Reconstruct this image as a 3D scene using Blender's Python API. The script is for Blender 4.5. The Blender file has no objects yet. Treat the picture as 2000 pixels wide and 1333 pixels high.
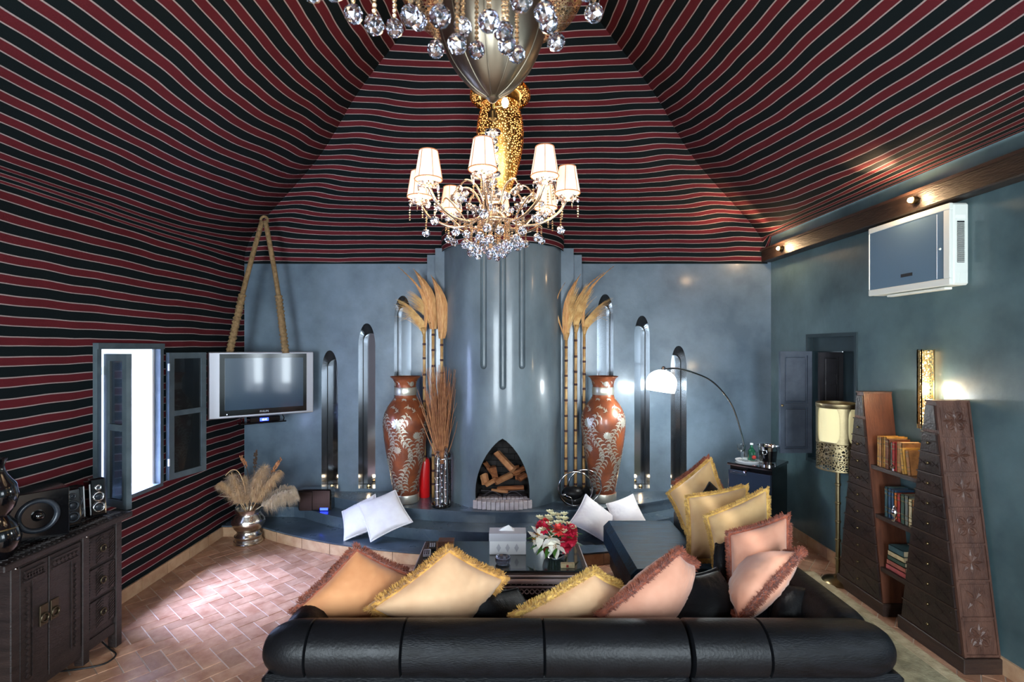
import bpy, bmesh, math, random
from mathutils import Vector, Matrix, noise
random.seed(7)
R = math.radians; PI = math.pi
sc = bpy.context.scene
COL = sc.collection
# ------------------------------------------------------------------ camera, world, lights, exposure
cam_d = bpy.data.cameras.new('camera'); cam = bpy.data.objects.new('camera', cam_d); COL.objects.link(cam)
cam.location = (0, 0, 1.9); cam.rotation_euler = (R(90), 0, 0)
cam_d.sensor_width = 36; cam_d.lens = 18; cam_d.shift_x = .006; cam_d.shift_y = .00675
cam_d.clip_start = .05
cam_d.dof.use_dof = True; cam_d.dof.focus_distance = 4.6; cam_d.dof.aperture_fstop = 3.6
sc.camera = cam
sc.view_settings.view_transform = 'Standard'; sc.view_settings.look = 'None'
sc.view_settings.exposure = 0.72; sc.view_settings.gamma = 1.0; sc.view_settings.use_curve_mapping = False
wd = bpy.data.worlds.new('world'); sc.world = wd; wd.use_nodes = True
bg = wd.node_tree.nodes['Background']; bg.inputs[0].default_value = (.78, .88, 1, 1); bg.inputs[1].default_value = 1.6

def lamp(kind, name, loc, energy, color=(1, 1, 1), target=None, **kw):
    d = bpy.data.lights.new(name, kind); d.energy = energy; d.color = color
    for k, v in kw.items(): setattr(d, k, v)
    o = bpy.data.objects.new(name, d); COL.objects.link(o); o.location = loc
    if target is not None:
        o.rotation_euler = (Vector(target) - Vector(loc)).to_track_quat('-Z', 'Y').to_euler()
    return o
DAY = (.80, .92, 1.0)
# daylight at the tall windows in the wall behind the camera and in the right wall beside it
lamp('AREA', 'daylight_front_a', (-1.5, -1.75, 1.6), 165, DAY, (-1.3, 5, 1.3), shape='RECTANGLE', size=1.2, size_y=2.0)
lamp('AREA', 'daylight_front_b', (1.5, -1.75, 1.6), 140, DAY, (1.3, 5, 1.3), shape='RECTANGLE', size=1.2, size_y=2.0)
lamp('AREA', 'daylight_right', (3.35, 1.0, 1.7), 30, DAY, (-1, 2.8, 1.2), shape='RECTANGLE', size=1.3, size_y=1.2)
# skylight falling through the left window on to the floor
lamp('AREA', 'daylight_left', (-3.7, 3.75, 2.75), 760, (.45, .56, 1.0), (-1.7, 3.75, 0.0), shape='RECTANGLE', size=1.0, size_y=.8)
sun = lamp('SUN', 'sun', (-8, 4, 9), 1.6, (1, .97, .92), (-5.2, 6.0, 0), angle=R(1))

# ------------------------------------------------------------------ helpers
def P(px, py, Y):
    return Vector(((px - 988) / 1000 * Y, Y, 1.9 - (py - 680) / 1000 * Y))
def lin(c):
    return tuple((v / 255 / 12.92) if v / 255 <= .04045 else ((v / 255 + .055) / 1.055) ** 2.4 for v in c[:3])
MATS = {}
def mat(name, col, rough=.5, metal=0, col2=None, nscale=6, ndet=5, bump=0, bscale=40, coat=0, trans=0, ior=1.45,
        emit=None, estr=0, stretch=None, rough2=None, sheen=0, spec=.5, contrast=(.35, .65), rand=None, bdist=.01):
    m = bpy.data.materials.new(name); m.use_nodes = True; nt = m.node_tree; N = nt.nodes; L = nt.links
    b = N['Principled BSDF']
    c = (*lin(col), 1); b.inputs['Base Color'].default_value = c
    b.inputs['Roughness'].default_value = rough; b.inputs['Metallic'].default_value = metal
    b.inputs['Coat Weight'].default_value = coat; b.inputs['Coat Roughness'].default_value = .12
    b.inputs['Transmission Weight'].default_value = trans; b.inputs['IOR'].default_value = ior
    b.inputs['Sheen Weight'].default_value = sheen; b.inputs['Specular IOR Level'].default_value = spec
    if emit:
        b.inputs['Emission Color'].default_value = (*lin(emit), 1); b.inputs['Emission Strength'].default_value = estr
    tc = N.new('ShaderNodeTexCoord'); vec = tc.outputs['Object']
    if stretch:
        mp = N.new('ShaderNodeMapping'); mp.inputs['Scale'].default_value = stretch; L.new(vec, mp.inputs[0]); vec = mp.outputs[0]
    if col2:
        n = N.new('ShaderNodeTexNoise'); n.inputs['Scale'].default_value = nscale; n.inputs['Detail'].default_value = ndet
        n.inputs['Roughness'].default_value = .6
        L.new(vec, n.inputs['Vector'])
        r = N.new('ShaderNodeValToRGB'); r.color_ramp.elements[0].position = contrast[0]; r.color_ramp.elements[1].position = contrast[1]
        r.color_ramp.elements[0].color = c; r.color_ramp.elements[1].color = (*lin(col2), 1)
        L.new(n.outputs[0], r.inputs[0]); out = r.outputs[0]
        if rand:
            oi = N.new('ShaderNodeObjectInfo'); mx = N.new('ShaderNodeMix'); mx.data_type = 'RGBA'; mx.blend_type = 'MULTIPLY'
            rr = N.new('ShaderNodeMapRange'); rr.inputs['To Min'].default_value = rand[0]; rr.inputs['To Max'].default_value = rand[1]
            L.new(oi.outputs['Random'], rr.inputs[0]); mx.inputs[0].default_value = 1
            L.new(out, mx.inputs[6]); L.new(rr.outputs[0], mx.inputs[7]); out = mx.outputs[2]
        L.new(out, b.inputs['Base Color'])
        if rough2 is not None:
            mr = N.new('ShaderNodeMapRange'); mr.inputs['From Min'].default_value = .3; mr.inputs['From Max'].default_value = .7
            mr.inputs['To Min'].default_value = rough; mr.inputs['To Max'].default_value = rough2
            L.new(n.outputs[0], mr.inputs[0]); L.new(mr.outputs[0], b.inputs['Roughness'])
    if bump:
        n2 = N.new('ShaderNodeTexNoise'); n2.inputs['Scale'].default_value = bscale; n2.inputs['Detail'].default_value = 4
        L.new(vec, n2.inputs['Vector'])
        bp = N.new('ShaderNodeBump'); bp.inputs['Strength'].default_value = bump; bp.inputs['Distance'].default_value = bdist
        L.new(n2.outputs[0], bp.inputs['Height']); L.new(bp.outputs[0], b.inputs['Normal'])
    MATS[name] = m
    return m

def pierced(name, col, scale, hole=.45, rough=.3):
    """brass sheet with cut-out holes (voronoi cells left open)"""
    m = mat(name, col, rough, 1, bump=.2, bscale=60); nt = m.node_tree; N = nt.nodes; L = nt.links
    tc = N.new('ShaderNodeTexCoord'); v = N.new('ShaderNodeTexVoronoi'); v.feature = 'DISTANCE_TO_EDGE'; v.inputs['Scale'].default_value = scale
    L.new(tc.outputs['Object'], v.inputs['Vector'])
    gt = N.new('ShaderNodeMath'); gt.operation = 'GREATER_THAN'; gt.inputs[1].default_value = hole
    L.new(v.outputs['Distance'], gt.inputs[0])
    tr = N.new('ShaderNodeBsdfTransparent'); mx = N.new('ShaderNodeMixShader')
    L.new(gt.outputs[0], mx.inputs[0]); L.new(N['Principled BSDF'].outputs[0], mx.inputs[1]); L.new(tr.outputs[0], mx.inputs[2])
    L.new(mx.outputs[0], N['Material Output'].inputs[0])
    return m

def stripes(name, period=.104):
    m = bpy.data.materials.new(name); m.use_nodes = True; nt = m.node_tree; N = nt.nodes; L = nt.links
    b = N['Principled BSDF']; b.inputs['Roughness'].default_value = .85; b.inputs['Specular IOR Level'].default_value = .1
    uv = N.new('ShaderNodeUVMap'); sp = N.new('ShaderNodeSeparateXYZ'); L.new(uv.outputs[0], sp.inputs[0])
    n = N.new('ShaderNodeTexNoise'); n.inputs['Scale'].default_value = 1.3; n.inputs['Detail'].default_value = 2
    L.new(uv.outputs[0], n.inputs['Vector'])
    ma = N.new('ShaderNodeMath'); ma.operation = 'MULTIPLY_ADD'; ma.inputs[1].default_value = .045
    L.new(n.outputs[0], ma.inputs[0]); L.new(sp.outputs[1], ma.inputs[2])
    dv = N.new('ShaderNodeMath'); dv.operation = 'DIVIDE'; dv.inputs[1].default_value = period; L.new(ma.outputs[0], dv.inputs[0])
    fr = N.new('ShaderNodeMath'); fr.operation = 'FRACT'; L.new(dv.outputs[0], fr.inputs[0])
    r = N.new('ShaderNodeValToRGB'); cr = r.color_ramp; cr.interpolation = 'CONSTANT'
    dark = (*lin((15, 23, 25)), 1); white = (*lin((158, 142, 140)), 1); red = (*lin((88, 30, 36)), 1)
    cr.elements[0].color = dark; cr.elements[1].position = .50; cr.elements[1].color = white
    for p, c in ((.55, red), (.94, white)):
        e = cr.elements.new(p); e.color = c
    L.new(fr.outputs[0], r.inputs[0])
    n2 = N.new('ShaderNodeTexNoise'); n2.inputs['Scale'].default_value = 4; n2.inputs['Detail'].default_value = 6; L.new(uv.outputs[0], n2.inputs['Vector'])
    mr = N.new('ShaderNodeMapRange'); mr.inputs['To Min'].default_value = .75; mr.inputs['To Max'].default_value = 1.2; L.new(n2.outputs[0], mr.inputs[0])
    mx = N.new('ShaderNodeMix'); mx.data_type = 'RGBA'; mx.blend_type = 'MULTIPLY'; mx.inputs[0].default_value = 1
    L.new(r.outputs[0], mx.inputs[6]); L.new(mr.outputs[0], mx.inputs[7]); L.new(mx.outputs[2], b.inputs['Base Color'])
    bp = N.new('ShaderNodeBump'); bp.inputs['Strength'].default_value = .15; bp.inputs['Distance'].default_value = .01
    n3 = N.new('ShaderNodeTexNoise'); n3.inputs['Scale'].default_value = 120; L.new(uv.outputs[0], n3.inputs['Vector'])
    L.new(n3.outputs[0], bp.inputs['Height']); L.new(bp.outputs[0], b.inputs['Normal'])
    MATS[name] = m; return m

class MB:
    def __init__(s): s.v = []; s.f = []; s.mi = []; s.m = 0
    def add(s, vs, fs):
        o = len(s.v); s.v += [Vector(q) for q in vs]; s.f += [tuple(i + o for i in q) for q in fs]; s.mi += [s.m] * len(fs); return s
    def box(s, c, size, rot=None, bev=0):
        hx, hy, hz = size[0] / 2, size[1] / 2, size[2] / 2; c = Vector(c)
        if bev:
            b = min(bev, hx * .9, hy * .9, hz * .9); vs = []; idx = {}
            for sx in (-1, 1):
                for sy in (-1, 1):
                    for sz in (-1, 1):
                        idx[sx, sy, sz] = len(vs)
                        vs += [(sx * hx, sy * (hy - b), sz * (hz - b)), (sx * (hx - b), sy * hy, sz * (hz - b)), (sx * (hx - b), sy * (hy - b), sz * hz)]
            I = lambda a, b_, c_, k: idx[a, b_, c_] + k
            fs = []
            for q in (-1, 1):
                fs.append((I(q, -1, -1, 0), I(q, 1, -1, 0), I(q, 1, 1, 0), I(q, -1, 1, 0))[::q])
                fs.append((I(-1, q, -1, 1), I(-1, q, 1, 1), I(1, q, 1, 1), I(1, q, -1, 1))[::q])
                fs.append((I(-1, -1, q, 2), I(1, -1, q, 2), I(1, 1, q, 2), I(-1, 1, q, 2))[::q])
            for a in (-1, 1):
                for b2 in (-1, 1):
                    k = a * b2
                    fs.append((I(a, b2, -1, 0), I(a, b2, -1, 1), I(a, b2, 1, 1), I(a, b2, 1, 0))[::k])
                    fs.append((I(a, -1, b2, 0), I(a, 1, b2, 0), I(a, 1, b2, 2), I(a, -1, b2, 2))[::k])
                    fs.append((I(-1, a, b2, 2), I(1, a, b2, 2), I(1, a, b2, 1), I(-1, a, b2, 1))[::-k])
                    for c2 in (-1, 1): fs.append((I(a, b2, c2, 0), I(a, b2, c2, 1), I(a, b2, c2, 2))[::a * b2 * c2])
        else:
            vs = [(x * hx, y * hy, z * hz) for x in (-1, 1) for y in (-1, 1) for z in (-1, 1)]
            fs = [(0, 1, 3, 2), (4, 6, 7, 5), (0, 4, 5, 1), (2, 3, 7, 6), (0, 2, 6, 4), (1, 5, 7, 3)]
        vs = [Vector(q) for q in vs]
        if rot is not None: vs = [rot @ q for q in vs]
        return s.add([q + c for q in vs], fs)
    def bx(s, a, b, bev=0):
        a = Vector(a); b = Vector(b); return s.box((a + b) / 2, [abs(q) for q in (b - a)], None, bev)
    def lathe(s, prof, c=(0, 0, 0), n=24, rot=None, close=True, a0=0, a1=2 * PI, fr=None):
        full = abs(a1 - a0 - 2 * PI) < 1e-6; k = n if full else n + 1; c = Vector(c); vs = []
        for r, z in prof:
            for i in range(k):
                t = a0 + (a1 - a0) * i / n; q = r * (fr(t, z) if fr else 1)
                p = Vector((q * math.cos(t), q * math.sin(t), z)); vs.append((rot @ p if rot else p) + c)
        fs = []
        for j in range(len(prof) - 1):
            for i in range(n):
                i2 = (i + 1) % k if full else i + 1
                fs.append((j * k + i, j * k + i2, (j + 1) * k + i2, (j + 1) * k + i))
        if close and full:
            if prof[0][0] > 1e-5: fs.append(tuple(range(k))[::-1])
            if prof[-1][0] > 1e-5: fs.append(tuple((len(prof) - 1) * k + i for i in range(k)))
        return s.add(vs, fs)
    def cyl(s, a, b, r, n=16, r2=None):
        a = Vector(a); b = Vector(b); d = b - a; rot = d.to_track_quat('Z', 'Y').to_matrix()
        return s.lathe([(r, 0), (r if r2 is None else r2, d.length)], a, n, rot)
    def tube(s, pts, r, n=8, cap=True):
        pts = [Vector(p) for p in pts]; m = len(pts); vs = []; up = Vector((0, 0, 1)); prev = None
        for i, p in enumerate(pts):
            d = (pts[min(i + 1, m - 1)] - pts[max(i - 1, 0)]).normalized()
            if prev is None:
                a = d.cross(up)
                if a.length < .01: a = d.cross(Vector((1, 0, 0)))
            else:
                a = prev - d * prev.dot(d)
            a.normalize(); prev = a; b = d.cross(a); rr = r(i / (m - 1)) if callable(r) else r
            for k in range(n):
                t = 2 * PI * k / n; vs.append(p + a * math.cos(t) * rr + b * math.sin(t) * rr)
        fs = [(i * n + k, i * n + (k + 1) % n, (i + 1) * n + (k + 1) % n, (i + 1) * n + k) for i in range(m - 1) for k in range(n)]
        if cap: fs += [tuple(range(n))[::-1], tuple((m - 1) * n + k for k in range(n))]
        return s.add(vs, fs)
    def torus(s, c, Rr, r, rot=None, n=28, k=8, a0=0, a1=2 * PI):
        pts = []; full = a1 - a0 > 6.28
        for i in range(n + 1):
            t = a0 + (a1 - a0) * i / n; q = Vector((Rr * math.cos(t), Rr * math.sin(t), 0)); pts.append((rot @ q if rot else q) + Vector(c))
        return s.tube(pts, r, k, not full)
    def ball(s, c, r, n=10, sc_=(1, 1, 1), rot=None):
        m = max(4, n // 2 + 1); vs = []; c = Vector(c)
        for j in range(m + 1):
            ph = -PI / 2 + PI * j / m
            for i in range(n):
                t = 2 * PI * i / n; q = Vector((r * math.cos(ph) * math.cos(t) * sc_[0], r * math.cos(ph) * math.sin(t) * sc_[1], r * math.sin(ph) * sc_[2]))
                vs.append((rot @ q if rot else q) + c)
        return s.add(vs, [(j * n + i, j * n + (i + 1) % n, (j + 1) * n + (i + 1) % n, (j + 1) * n + i) for j in range(m) for i in range(n)])
    def grid(s, fn, nu, nv):
        vs = [fn(i / nu, j / nv) for j in range(nv + 1) for i in range(nu + 1)]; w = nu + 1
        return s.add(vs, [(j * w + i, j * w + i + 1, (j + 1) * w + i + 1, (j + 1) * w + i) for j in range(nv) for i in range(nu)])
    def prism(s, poly, d):
        n = len(poly); d = Vector(d); vs = [Vector(p) for p in poly]; vs += [p + d for p in vs]
        return s.add(vs, [tuple(range(n))[::-1], tuple(range(n, 2 * n))] + [(i, (i + 1) % n, n + (i + 1) % n, n + i) for i in range(n)])
    def mesh(s, name, mats, inv=None, smooth=False, fix=True):
        me = bpy.data.meshes.new(name); me.from_pydata([inv @ q if inv else q for q in s.v], [], s.f)
        for m in (mats if isinstance(mats, (list, tuple)) else [mats]): me.materials.append(MATS[m] if isinstance(m, str) else m)
        if any(s.mi): me.polygons.foreach_set('material_index', s.mi)
        if fix:
            bm = bmesh.new(); bm.from_mesh(me); bmesh.ops.remove_doubles(bm, verts=bm.verts, dist=1e-6)
            bmesh.ops.recalc_face_normals(bm, faces=bm.faces); bm.to_mesh(me); bm.free()
        if smooth:
            me.polygons.foreach_set('use_smooth', [True] * len(me.polygons))
            if smooth is not True: me.set_sharp_from_angle(angle=R(smooth))
        me.update(); return me
    def build(s, name, mats, parent=None, smooth=False, label=None, local=False, fix=True):
        inv = None
        if parent is not None and not local:
            w = Matrix(); q = parent
            while q is not None: w = q.matrix_basis @ w; q = q.parent
            inv = w.inverted()
        o = bpy.data.objects.new(name, s.mesh(name, mats, inv, smooth, fix)); COL.objects.link(o)
        if parent is not None: o.parent = parent
        if label: o['label'] = label
        return o
def thing(name, label, cat, loc=(0, 0, 0), rotz=0, group=None):
    o = bpy.data.objects.new(name, None); COL.objects.link(o); o.location = loc; o.rotation_euler = (0, 0, rotz)
    o.empty_display_size = .05; return tag(o, label, cat, group)
def tag(o, label, cat, group=None):
    o['label'] = label; o['category'] = cat
    if group: o['group'] = group
    return o
def struct(o): o['kind'] = 'structure'; return o
def stuff(o): o['kind'] = 'stuff'; return o
def inst(me, name, parent, loc=(0, 0, 0), rot=(0, 0, 0), scale=1):
    o = bpy.data.objects.new(name, me); COL.objects.link(o); o.location = loc; o.rotation_euler = rot
    o.scale = (scale,) * 3 if not hasattr(scale, '__len__') else scale
    o.parent = parent; return o
def dup(root, loc, rotz=None):
    r = root.copy(); COL.objects.link(r); r.location = loc
    if rotz is not None: r.rotation_euler[2] = rotz
    for ch in root.children:
        c = ch.copy(); COL.objects.link(c); c.parent = r
        for g in ch.children:
            d = g.copy(); COL.objects.link(d); d.parent = c
    return r
def boolean(o, cut_mb, mats):
    c = cut_mb.build('cutter', mats); md = o.modifiers.new('b', 'BOOLEAN'); md.operation = 'DIFFERENCE'; md.object = c; md.solver = 'EXACT'
    md.material_mode = 'TRANSFER'
    bpy.context.view_layer.update(); dg = bpy.context.evaluated_depsgraph_get()
    me = bpy.data.meshes.new_from_object(o.evaluated_get(dg)); me.name = o.name
    o.modifiers.clear(); o.data = me; bpy.data.objects.remove(c); return o
def nz(p, s=1.0): return noise.noise(Vector(p) * s)
def rz(a): return Matrix.Rotation(a, 3, 'Z')
def spline(pts, n):
    pts = [Vector(p) for p in pts]; out = []; m = len(pts) - 1
    for i in range(m):
        p0, p1, p2, p3 = pts[max(i - 1, 0)], pts[i], pts[i + 1], pts[min(i + 2, m)]
        for k in range(n):
            t = k / n
            out.append(.5 * ((2 * p1) + (p2 - p0) * t + (2 * p0 - 5 * p1 + 4 * p2 - p3) * t * t + (3 * p1 - p0 - 3 * p2 + p3) * t ** 3))
    out.append(pts[-1]); return out

# ------------------------------------------------------------------ materials
mat('plaster_blue', (78, 94, 108), .42, 0, (106, 122, 136), 2.2, 7, bump=.25, bscale=5, coat=.35, rough2=.30, bdist=.02)
mat('plaster_column', (78, 90, 98), .40, 0, (108, 122, 130), 2.0, 7, bump=.2, bscale=4, coat=.35, rough2=.32, bdist=.02, stretch=(1, 1, .5))
mat('plaster_teal', (42, 62, 68), .40, 0, (94, 118, 122), 1.3, 9, bump=.25, bscale=5, coat=.3, rough2=.28, contrast=(.3, .72), bdist=.02)
mat('plaster_step', (60, 74, 88), .34, 0, (90, 106, 120), 3, 6, bump=.25, bscale=6, coat=.4, rough2=.24)
stripes('striped_fabric')
mat('terracotta', (160, 112, 86), .36, 0, (192, 150, 122), 9, 5, bump=.2, bscale=30, rough2=.28, rand=(.78, 1.12), coat=.15)
mat('grout', (214, 200, 186), .8, 0, (190, 174, 160), 20)
mat('base_tile', (206, 172, 138), .5, 0, (180, 140, 108), 8, 5, bump=.2, bscale=30, rand=(.85, 1.1))
mat('dark_wood', (44, 32, 28), .4, 0, (62, 44, 36), 5, 6, bump=.3, bscale=40, stretch=(1, 1, 6))
mat('beam_wood', (30, 23, 20), .45, 0, (48, 36, 29), 4, 6, bump=.4, bscale=20, stretch=(6, 1, 6))
mat('cabinet_wood', (28, 21, 20), .42, 0, (42, 32, 30), 7, 6, bump=.35, bscale=50, stretch=(1, 1, 5))
mat('carved_wood', (30, 22, 21), .32, 0, (50, 36, 32), 6, 5, bump=.3, bscale=60)
mat('red_wood', (74, 42, 30), .38, 0, (102, 60, 42), 5, 6, bump=.15, bscale=30, stretch=(5, 5, .6))
mat('tower_wood', (66, 42, 34), .4, 0, (94, 64, 52), 6, 5, bump=.3, bscale=50, stretch=(3, 3, 1))
mat('shutter_paint', (66, 74, 88), .42, 0, (82, 92, 106), 6)
mat('shutter_dark', (40, 38, 42), .4, 0, (52, 50, 54), 6)
mat('frame_paint', (62, 74, 80), .45, 0, (78, 90, 96), 8)
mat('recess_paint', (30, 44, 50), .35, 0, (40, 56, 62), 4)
mat('white_paint', (226, 228, 230), .6)
mat('exterior_white', (235, 236, 236), .8, 0, (214, 218, 216), 2)
mat('black_leather', (9, 10, 12), .44, 0, (16, 17, 20), 9, 5, bump=.15, bscale=90, rough2=.36, spec=.22)
mat('black_hide', (6, 7, 9), .46, 0, (15, 17, 21), 10, 5, bump=.3, bscale=60, rough2=.36, spec=.2, stretch=(1, 4, 4))
mat('blue_hide', (8, 24, 36), .45, 0, (20, 60, 86), 6, 5, bump=.35, bscale=50, spec=.25, stretch=(1, 6, 4))
for nm, a, b in (('velvet_orange', (196, 136, 88), (178, 114, 70)), ('velvet_cream', (206, 166, 128), (190, 148, 110)),
                 ('velvet_gold', (208, 174, 124), (196, 158, 108)), ('velvet_pink', (206, 150, 124), (192, 132, 106))):
    mat(nm, a, .75, 0, b, 5, 3, bump=.2, bscale=16, sheen=.35)
mat('fringe_rust', (150, 78, 52), .8, 0, (110, 50, 32), 30, 3, sheen=.3)
mat('fringe_gold', (206, 156, 76), .8, 0, (160, 112, 46), 30, 3, sheen=.3)
mat('fringe_yellow', (218, 180, 96), .8, 0, (176, 134, 60), 30, 3, sheen=.3)
mat('white_satin', (240, 238, 242), .6, 0, (228, 224, 230), 6, bump=.25, bscale=14, sheen=.2)
mat('chrome', (220, 222, 226), .08, 1)
mat('pewter', (196, 188, 176), .24, 1, bump=.2, bscale=20)
mat('silver_inlay', (226, 212, 212), .3, .2)
mat('vase_silver', (206, 202, 188), .35, .75)
mat('vase_copper', (146, 78, 44), .36, .2, (104, 56, 40), 7, 5, coat=.3)
mat('brass', (138, 124, 94), .42, 1, bump=.15, bscale=50)
mat('dark_brass', (120, 104, 74), .3, 1)
mat('old_brass', (84, 74, 58), .4, .9)
mat('lantern_metal', (140, 130, 114), .36, 1, bump=.12, bscale=14)
pierced('pierced_gold', (206, 158, 84), 58, .2)
pierced('pierced_dish', (190, 160, 120), 60, .09)
pierced('pierced_brass', (140, 126, 96), 50, .14, .42)
pierced('pierced_sconce', (204, 168, 104), 60, .16)
mat('added_glow', (255, 220, 160), .6, 0, emit=(255, 196, 110), estr=1.1)  # added glow behind the lantern's piercings, not a glass of its own
mat('added_glow_bright', (255, 236, 200), .6, 0, emit=(255, 214, 150), estr=3.0)  # stronger added glow for the inside of the sconce
mat('shade_cloth', (240, 216, 194), .8, 0, emit=(255, 222, 190), estr=.36)
mat('shade_trim', (170, 110, 76), .7, 0, emit=(255, 150, 80), estr=.06)
mat('bulb_warm', (255, 240, 210), .5, 0, emit=(255, 214, 150), estr=22)
mat('bulb_soft', (255, 230, 190), .5, 0, emit=(255, 190, 110), estr=7)
mat('bulb_dim', (255, 230, 190), .5, 0, emit=(255, 190, 110), estr=2.5)
mat('arc_shade', (255, 255, 255), .4, 0, emit=(244, 252, 255), estr=1.8)
mat('panel_cream', (232, 218, 168), .8, 0, emit=(240, 222, 160), estr=.10)
mat('crystal', (240, 244, 255), .03, .45, trans=1, ior=1.6)
mat('crystal_gold', (255, 226, 186), .08, .6, trans=.8, ior=1.5)
mat('gilt', (226, 206, 186), .18, 1)
mat('glass', (245, 250, 250), .02, 0, trans=1, ior=1.45)
mat('green_glass', (20, 160, 110), .05, 0, trans=.8, ior=1.45)
mat('table_glass', (60, 72, 76), .03, 0, trans=.35, ior=1.5, coat=1)
mat('pane_glass', (36, 42, 44), .03, 0, trans=.5, ior=1.5, coat=.8)
mat('mirror', (150, 158, 168), .12, 1)
mat('niche_gloss', (36, 42, 48), .2, 0, (54, 56, 58), 5, coat=.5)
mat('tv_silver', (176, 176, 184), .35, .6)
mat('tv_black', (10, 10, 12), .08, 0, coat=1)
mat('tv_screen', (42, 58, 76), .05, 0, coat=1, spec=.8)
mat('black_gloss', (8, 8, 10), .1, 0, coat=1)
mat('black_matt', (16, 16, 18), .5)
mat('speaker_cone', (40, 46, 54), .3, .2)
mat('led_blue', (40, 50, 255), .5, 0, emit=(40, 60, 255), estr=5)
mat('led_white', (220, 230, 255), .5, 0, emit=(200, 215, 255), estr=5)
mat('ac_white', (226, 230, 222), .45)
mat('ac_blue', (96, 122, 142), .35)
mat('ac_dark', (46, 48, 50), .5)
mat('rope', (138, 112, 78), .9, 0, (104, 82, 54), 30, 4, bump=.8, bscale=60)
mat('wood_log', (160, 98, 56), .8, 0, (104, 58, 32), 9, 6, bump=.6, bscale=30, stretch=(1, 1, 5))
mat('log_pale', (190, 136, 92), .8, 0, (150, 92, 56), 9, 6, bump=.5, bscale=30)
mat('iron', (60, 56, 60), .5, .8)
mat('soot_brick', (34, 32, 32), .9, 0, (52, 46, 44), 8, 5, bump=.4, bscale=30)
mat('white_brick', (206, 198, 200), .6, 0, (180, 168, 172), 14, 4, bump=.3, bscale=40)
mat('ash', (120, 108, 114), .95, 0, (90, 78, 82), 14, 5, bump=.7, bscale=30)
mat('cane', (198, 160, 104), .5, 0, (150, 106, 60), 20, 4, stretch=(1, 1, .6))
mat('cane_node', (70, 40, 34), .6)
mat('plume', (222, 184, 122), .8, 0, (190, 140, 80), 14, 4, sheen=.3)
mat('plume_brown', (186, 126, 78), .8, 0, (220, 172, 116), 26, 5, stretch=(3, 3, .4))
mat('twig', (178, 122, 82), .8, 0, (134, 84, 56), 20, 4)
mat('pampas', (214, 180, 138), .9, 0, (190, 150, 106), 20, 3, sheen=.4)
mat('pampas_pale', (216, 198, 172), .9, 0, (196, 170, 138), 20, 3, sheen=.4)
mat('dry_stem', (74, 56, 44), .8)
mat('red_paint', (196, 22, 26), .3, coat=.4)
mat('paper_white', (238, 238, 240), .8)
mat('paper_grey', (196, 196, 204), .8)
mat('petal_white', (250, 246, 232), .6); mat('petal_red', (196, 30, 62), .6); mat('petal_coral', (214, 62, 58), .6)
mat('petal_cream', (232, 226, 186), .6); mat('leaf_green', (72, 122, 48), .5); mat('stamen', (190, 130, 40), .6)
mat('rug', (168, 160, 130), .95, 0, (124, 118, 94), 7, 6, bump=.5, bscale=60, contrast=(.4, .6))
mat('rug_border', (192, 178, 146), .95, 0, (160, 144, 114), 12, 5, bump=.5, bscale=60)
mat('page', (226, 206, 168), .8)
for nm, c in (('book_gold', (206, 152, 72)), ('book_tan', (178, 122, 72)), ('book_brown', (122, 72, 48)), ('book_red', (168, 52, 46)),
              ('book_teal', (62, 92, 98)), ('book_blue', (52, 82, 112)), ('book_orange', (206, 112, 52)), ('book_green', (62, 84, 70)),
              ('book_cream', (210, 190, 146)), ('book_pink', (188, 92, 92)), ('book_rose', (172, 96, 84)), ('book_grey', (120, 122, 112))):
    mat(nm, c, .55, 0, tuple(int(q * .72) for q in c), 16, 4, bump=.2, bscale=40)

# ------------------------------------------------------------------ room shell
XL, XR, YB, YF = -2.86, 2.9, 5.6, -1.5
# floor slab + tiles
struct(MB().bx((XL - .3, YF - .3, -.12), (XR + .4, YB + .4, -.0035)).build('floor', 'grout'))
floor = bpy.data.objects['floor']
def clip(poly, ax, lim, keep_less):
    out = []
    for i in range(len(poly)):
        a, b = poly[i], poly[(i + 1) % len(poly)]
        ia = (a[ax] <= lim) == keep_less; ib = (b[ax] <= lim) == keep_less
        if ia: out.append(a)
        if ia != ib:
            t = (lim - a[ax]) / (b[ax] - a[ax]); out.append((a[0] + (b[0] - a[0]) * t, a[1] + (b[1] - a[1]) * t))
    return out
tiles = []; ang = R(-41); ca, sa = math.cos(ang), math.sin(ang); TU = .105   # herringbone of 2:1 bricks
for j in range(-60, 60):
    for i in range(-60, 60):
        d = (i - j) % 4
        if d == 0: w_, h_ = 2 * TU, TU
        elif d == 3: w_, h_ = TU, 2 * TU
        else: continue
        u0, v0 = i * TU, j * TU
        q = [(u0 + .0035, v0 + .0035), (u0 + w_ - .0035, v0 + .0035), (u0 + w_ - .0035, v0 + h_ - .0035), (u0 + .0035, v0 + h_ - .0035)]
        q = [(a * ca - b * sa, 3 + a * sa + b * ca) for a, b in q]
        for ax, lim, kl in ((0, XL, False), (0, XR, True), (1, 0.6, False), (1, 5.25, True)):
            q = clip(q, ax, lim, kl)
            if len(q) < 3: break
        if len(q) < 3: continue
        cx = sum(a for a, b in q) / len(q); cy = sum(b for a, b in q) / len(q)
        px = 988 + cx / cy * 1000; py = 680 + 1900 / cy
        vis = -40 < px < 2040 and py < 1370 and (cx < -.75 or (cx > 1.75 and px < 2000 and cx > 2.55) or (cy > 4.0 and cx < .85))
        tiles.append((0 if vis else 1, cy, q))
tiles.sort(key=lambda t: (t[0], t[1]))
rest = MB()
for k, (vis, cy, q) in enumerate(tiles):
    dz = random.uniform(-.001, .001)
    poly = [(a, b, -.006) for a, b in q]
    if k < 290 and vis == 0:
        MB().prism(poly, (0, 0, .006 + dz)).build('tile', 'terracotta', floor, local=True)
    else: rest.prism(poly, (0, 0, .006 + dz))
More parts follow.
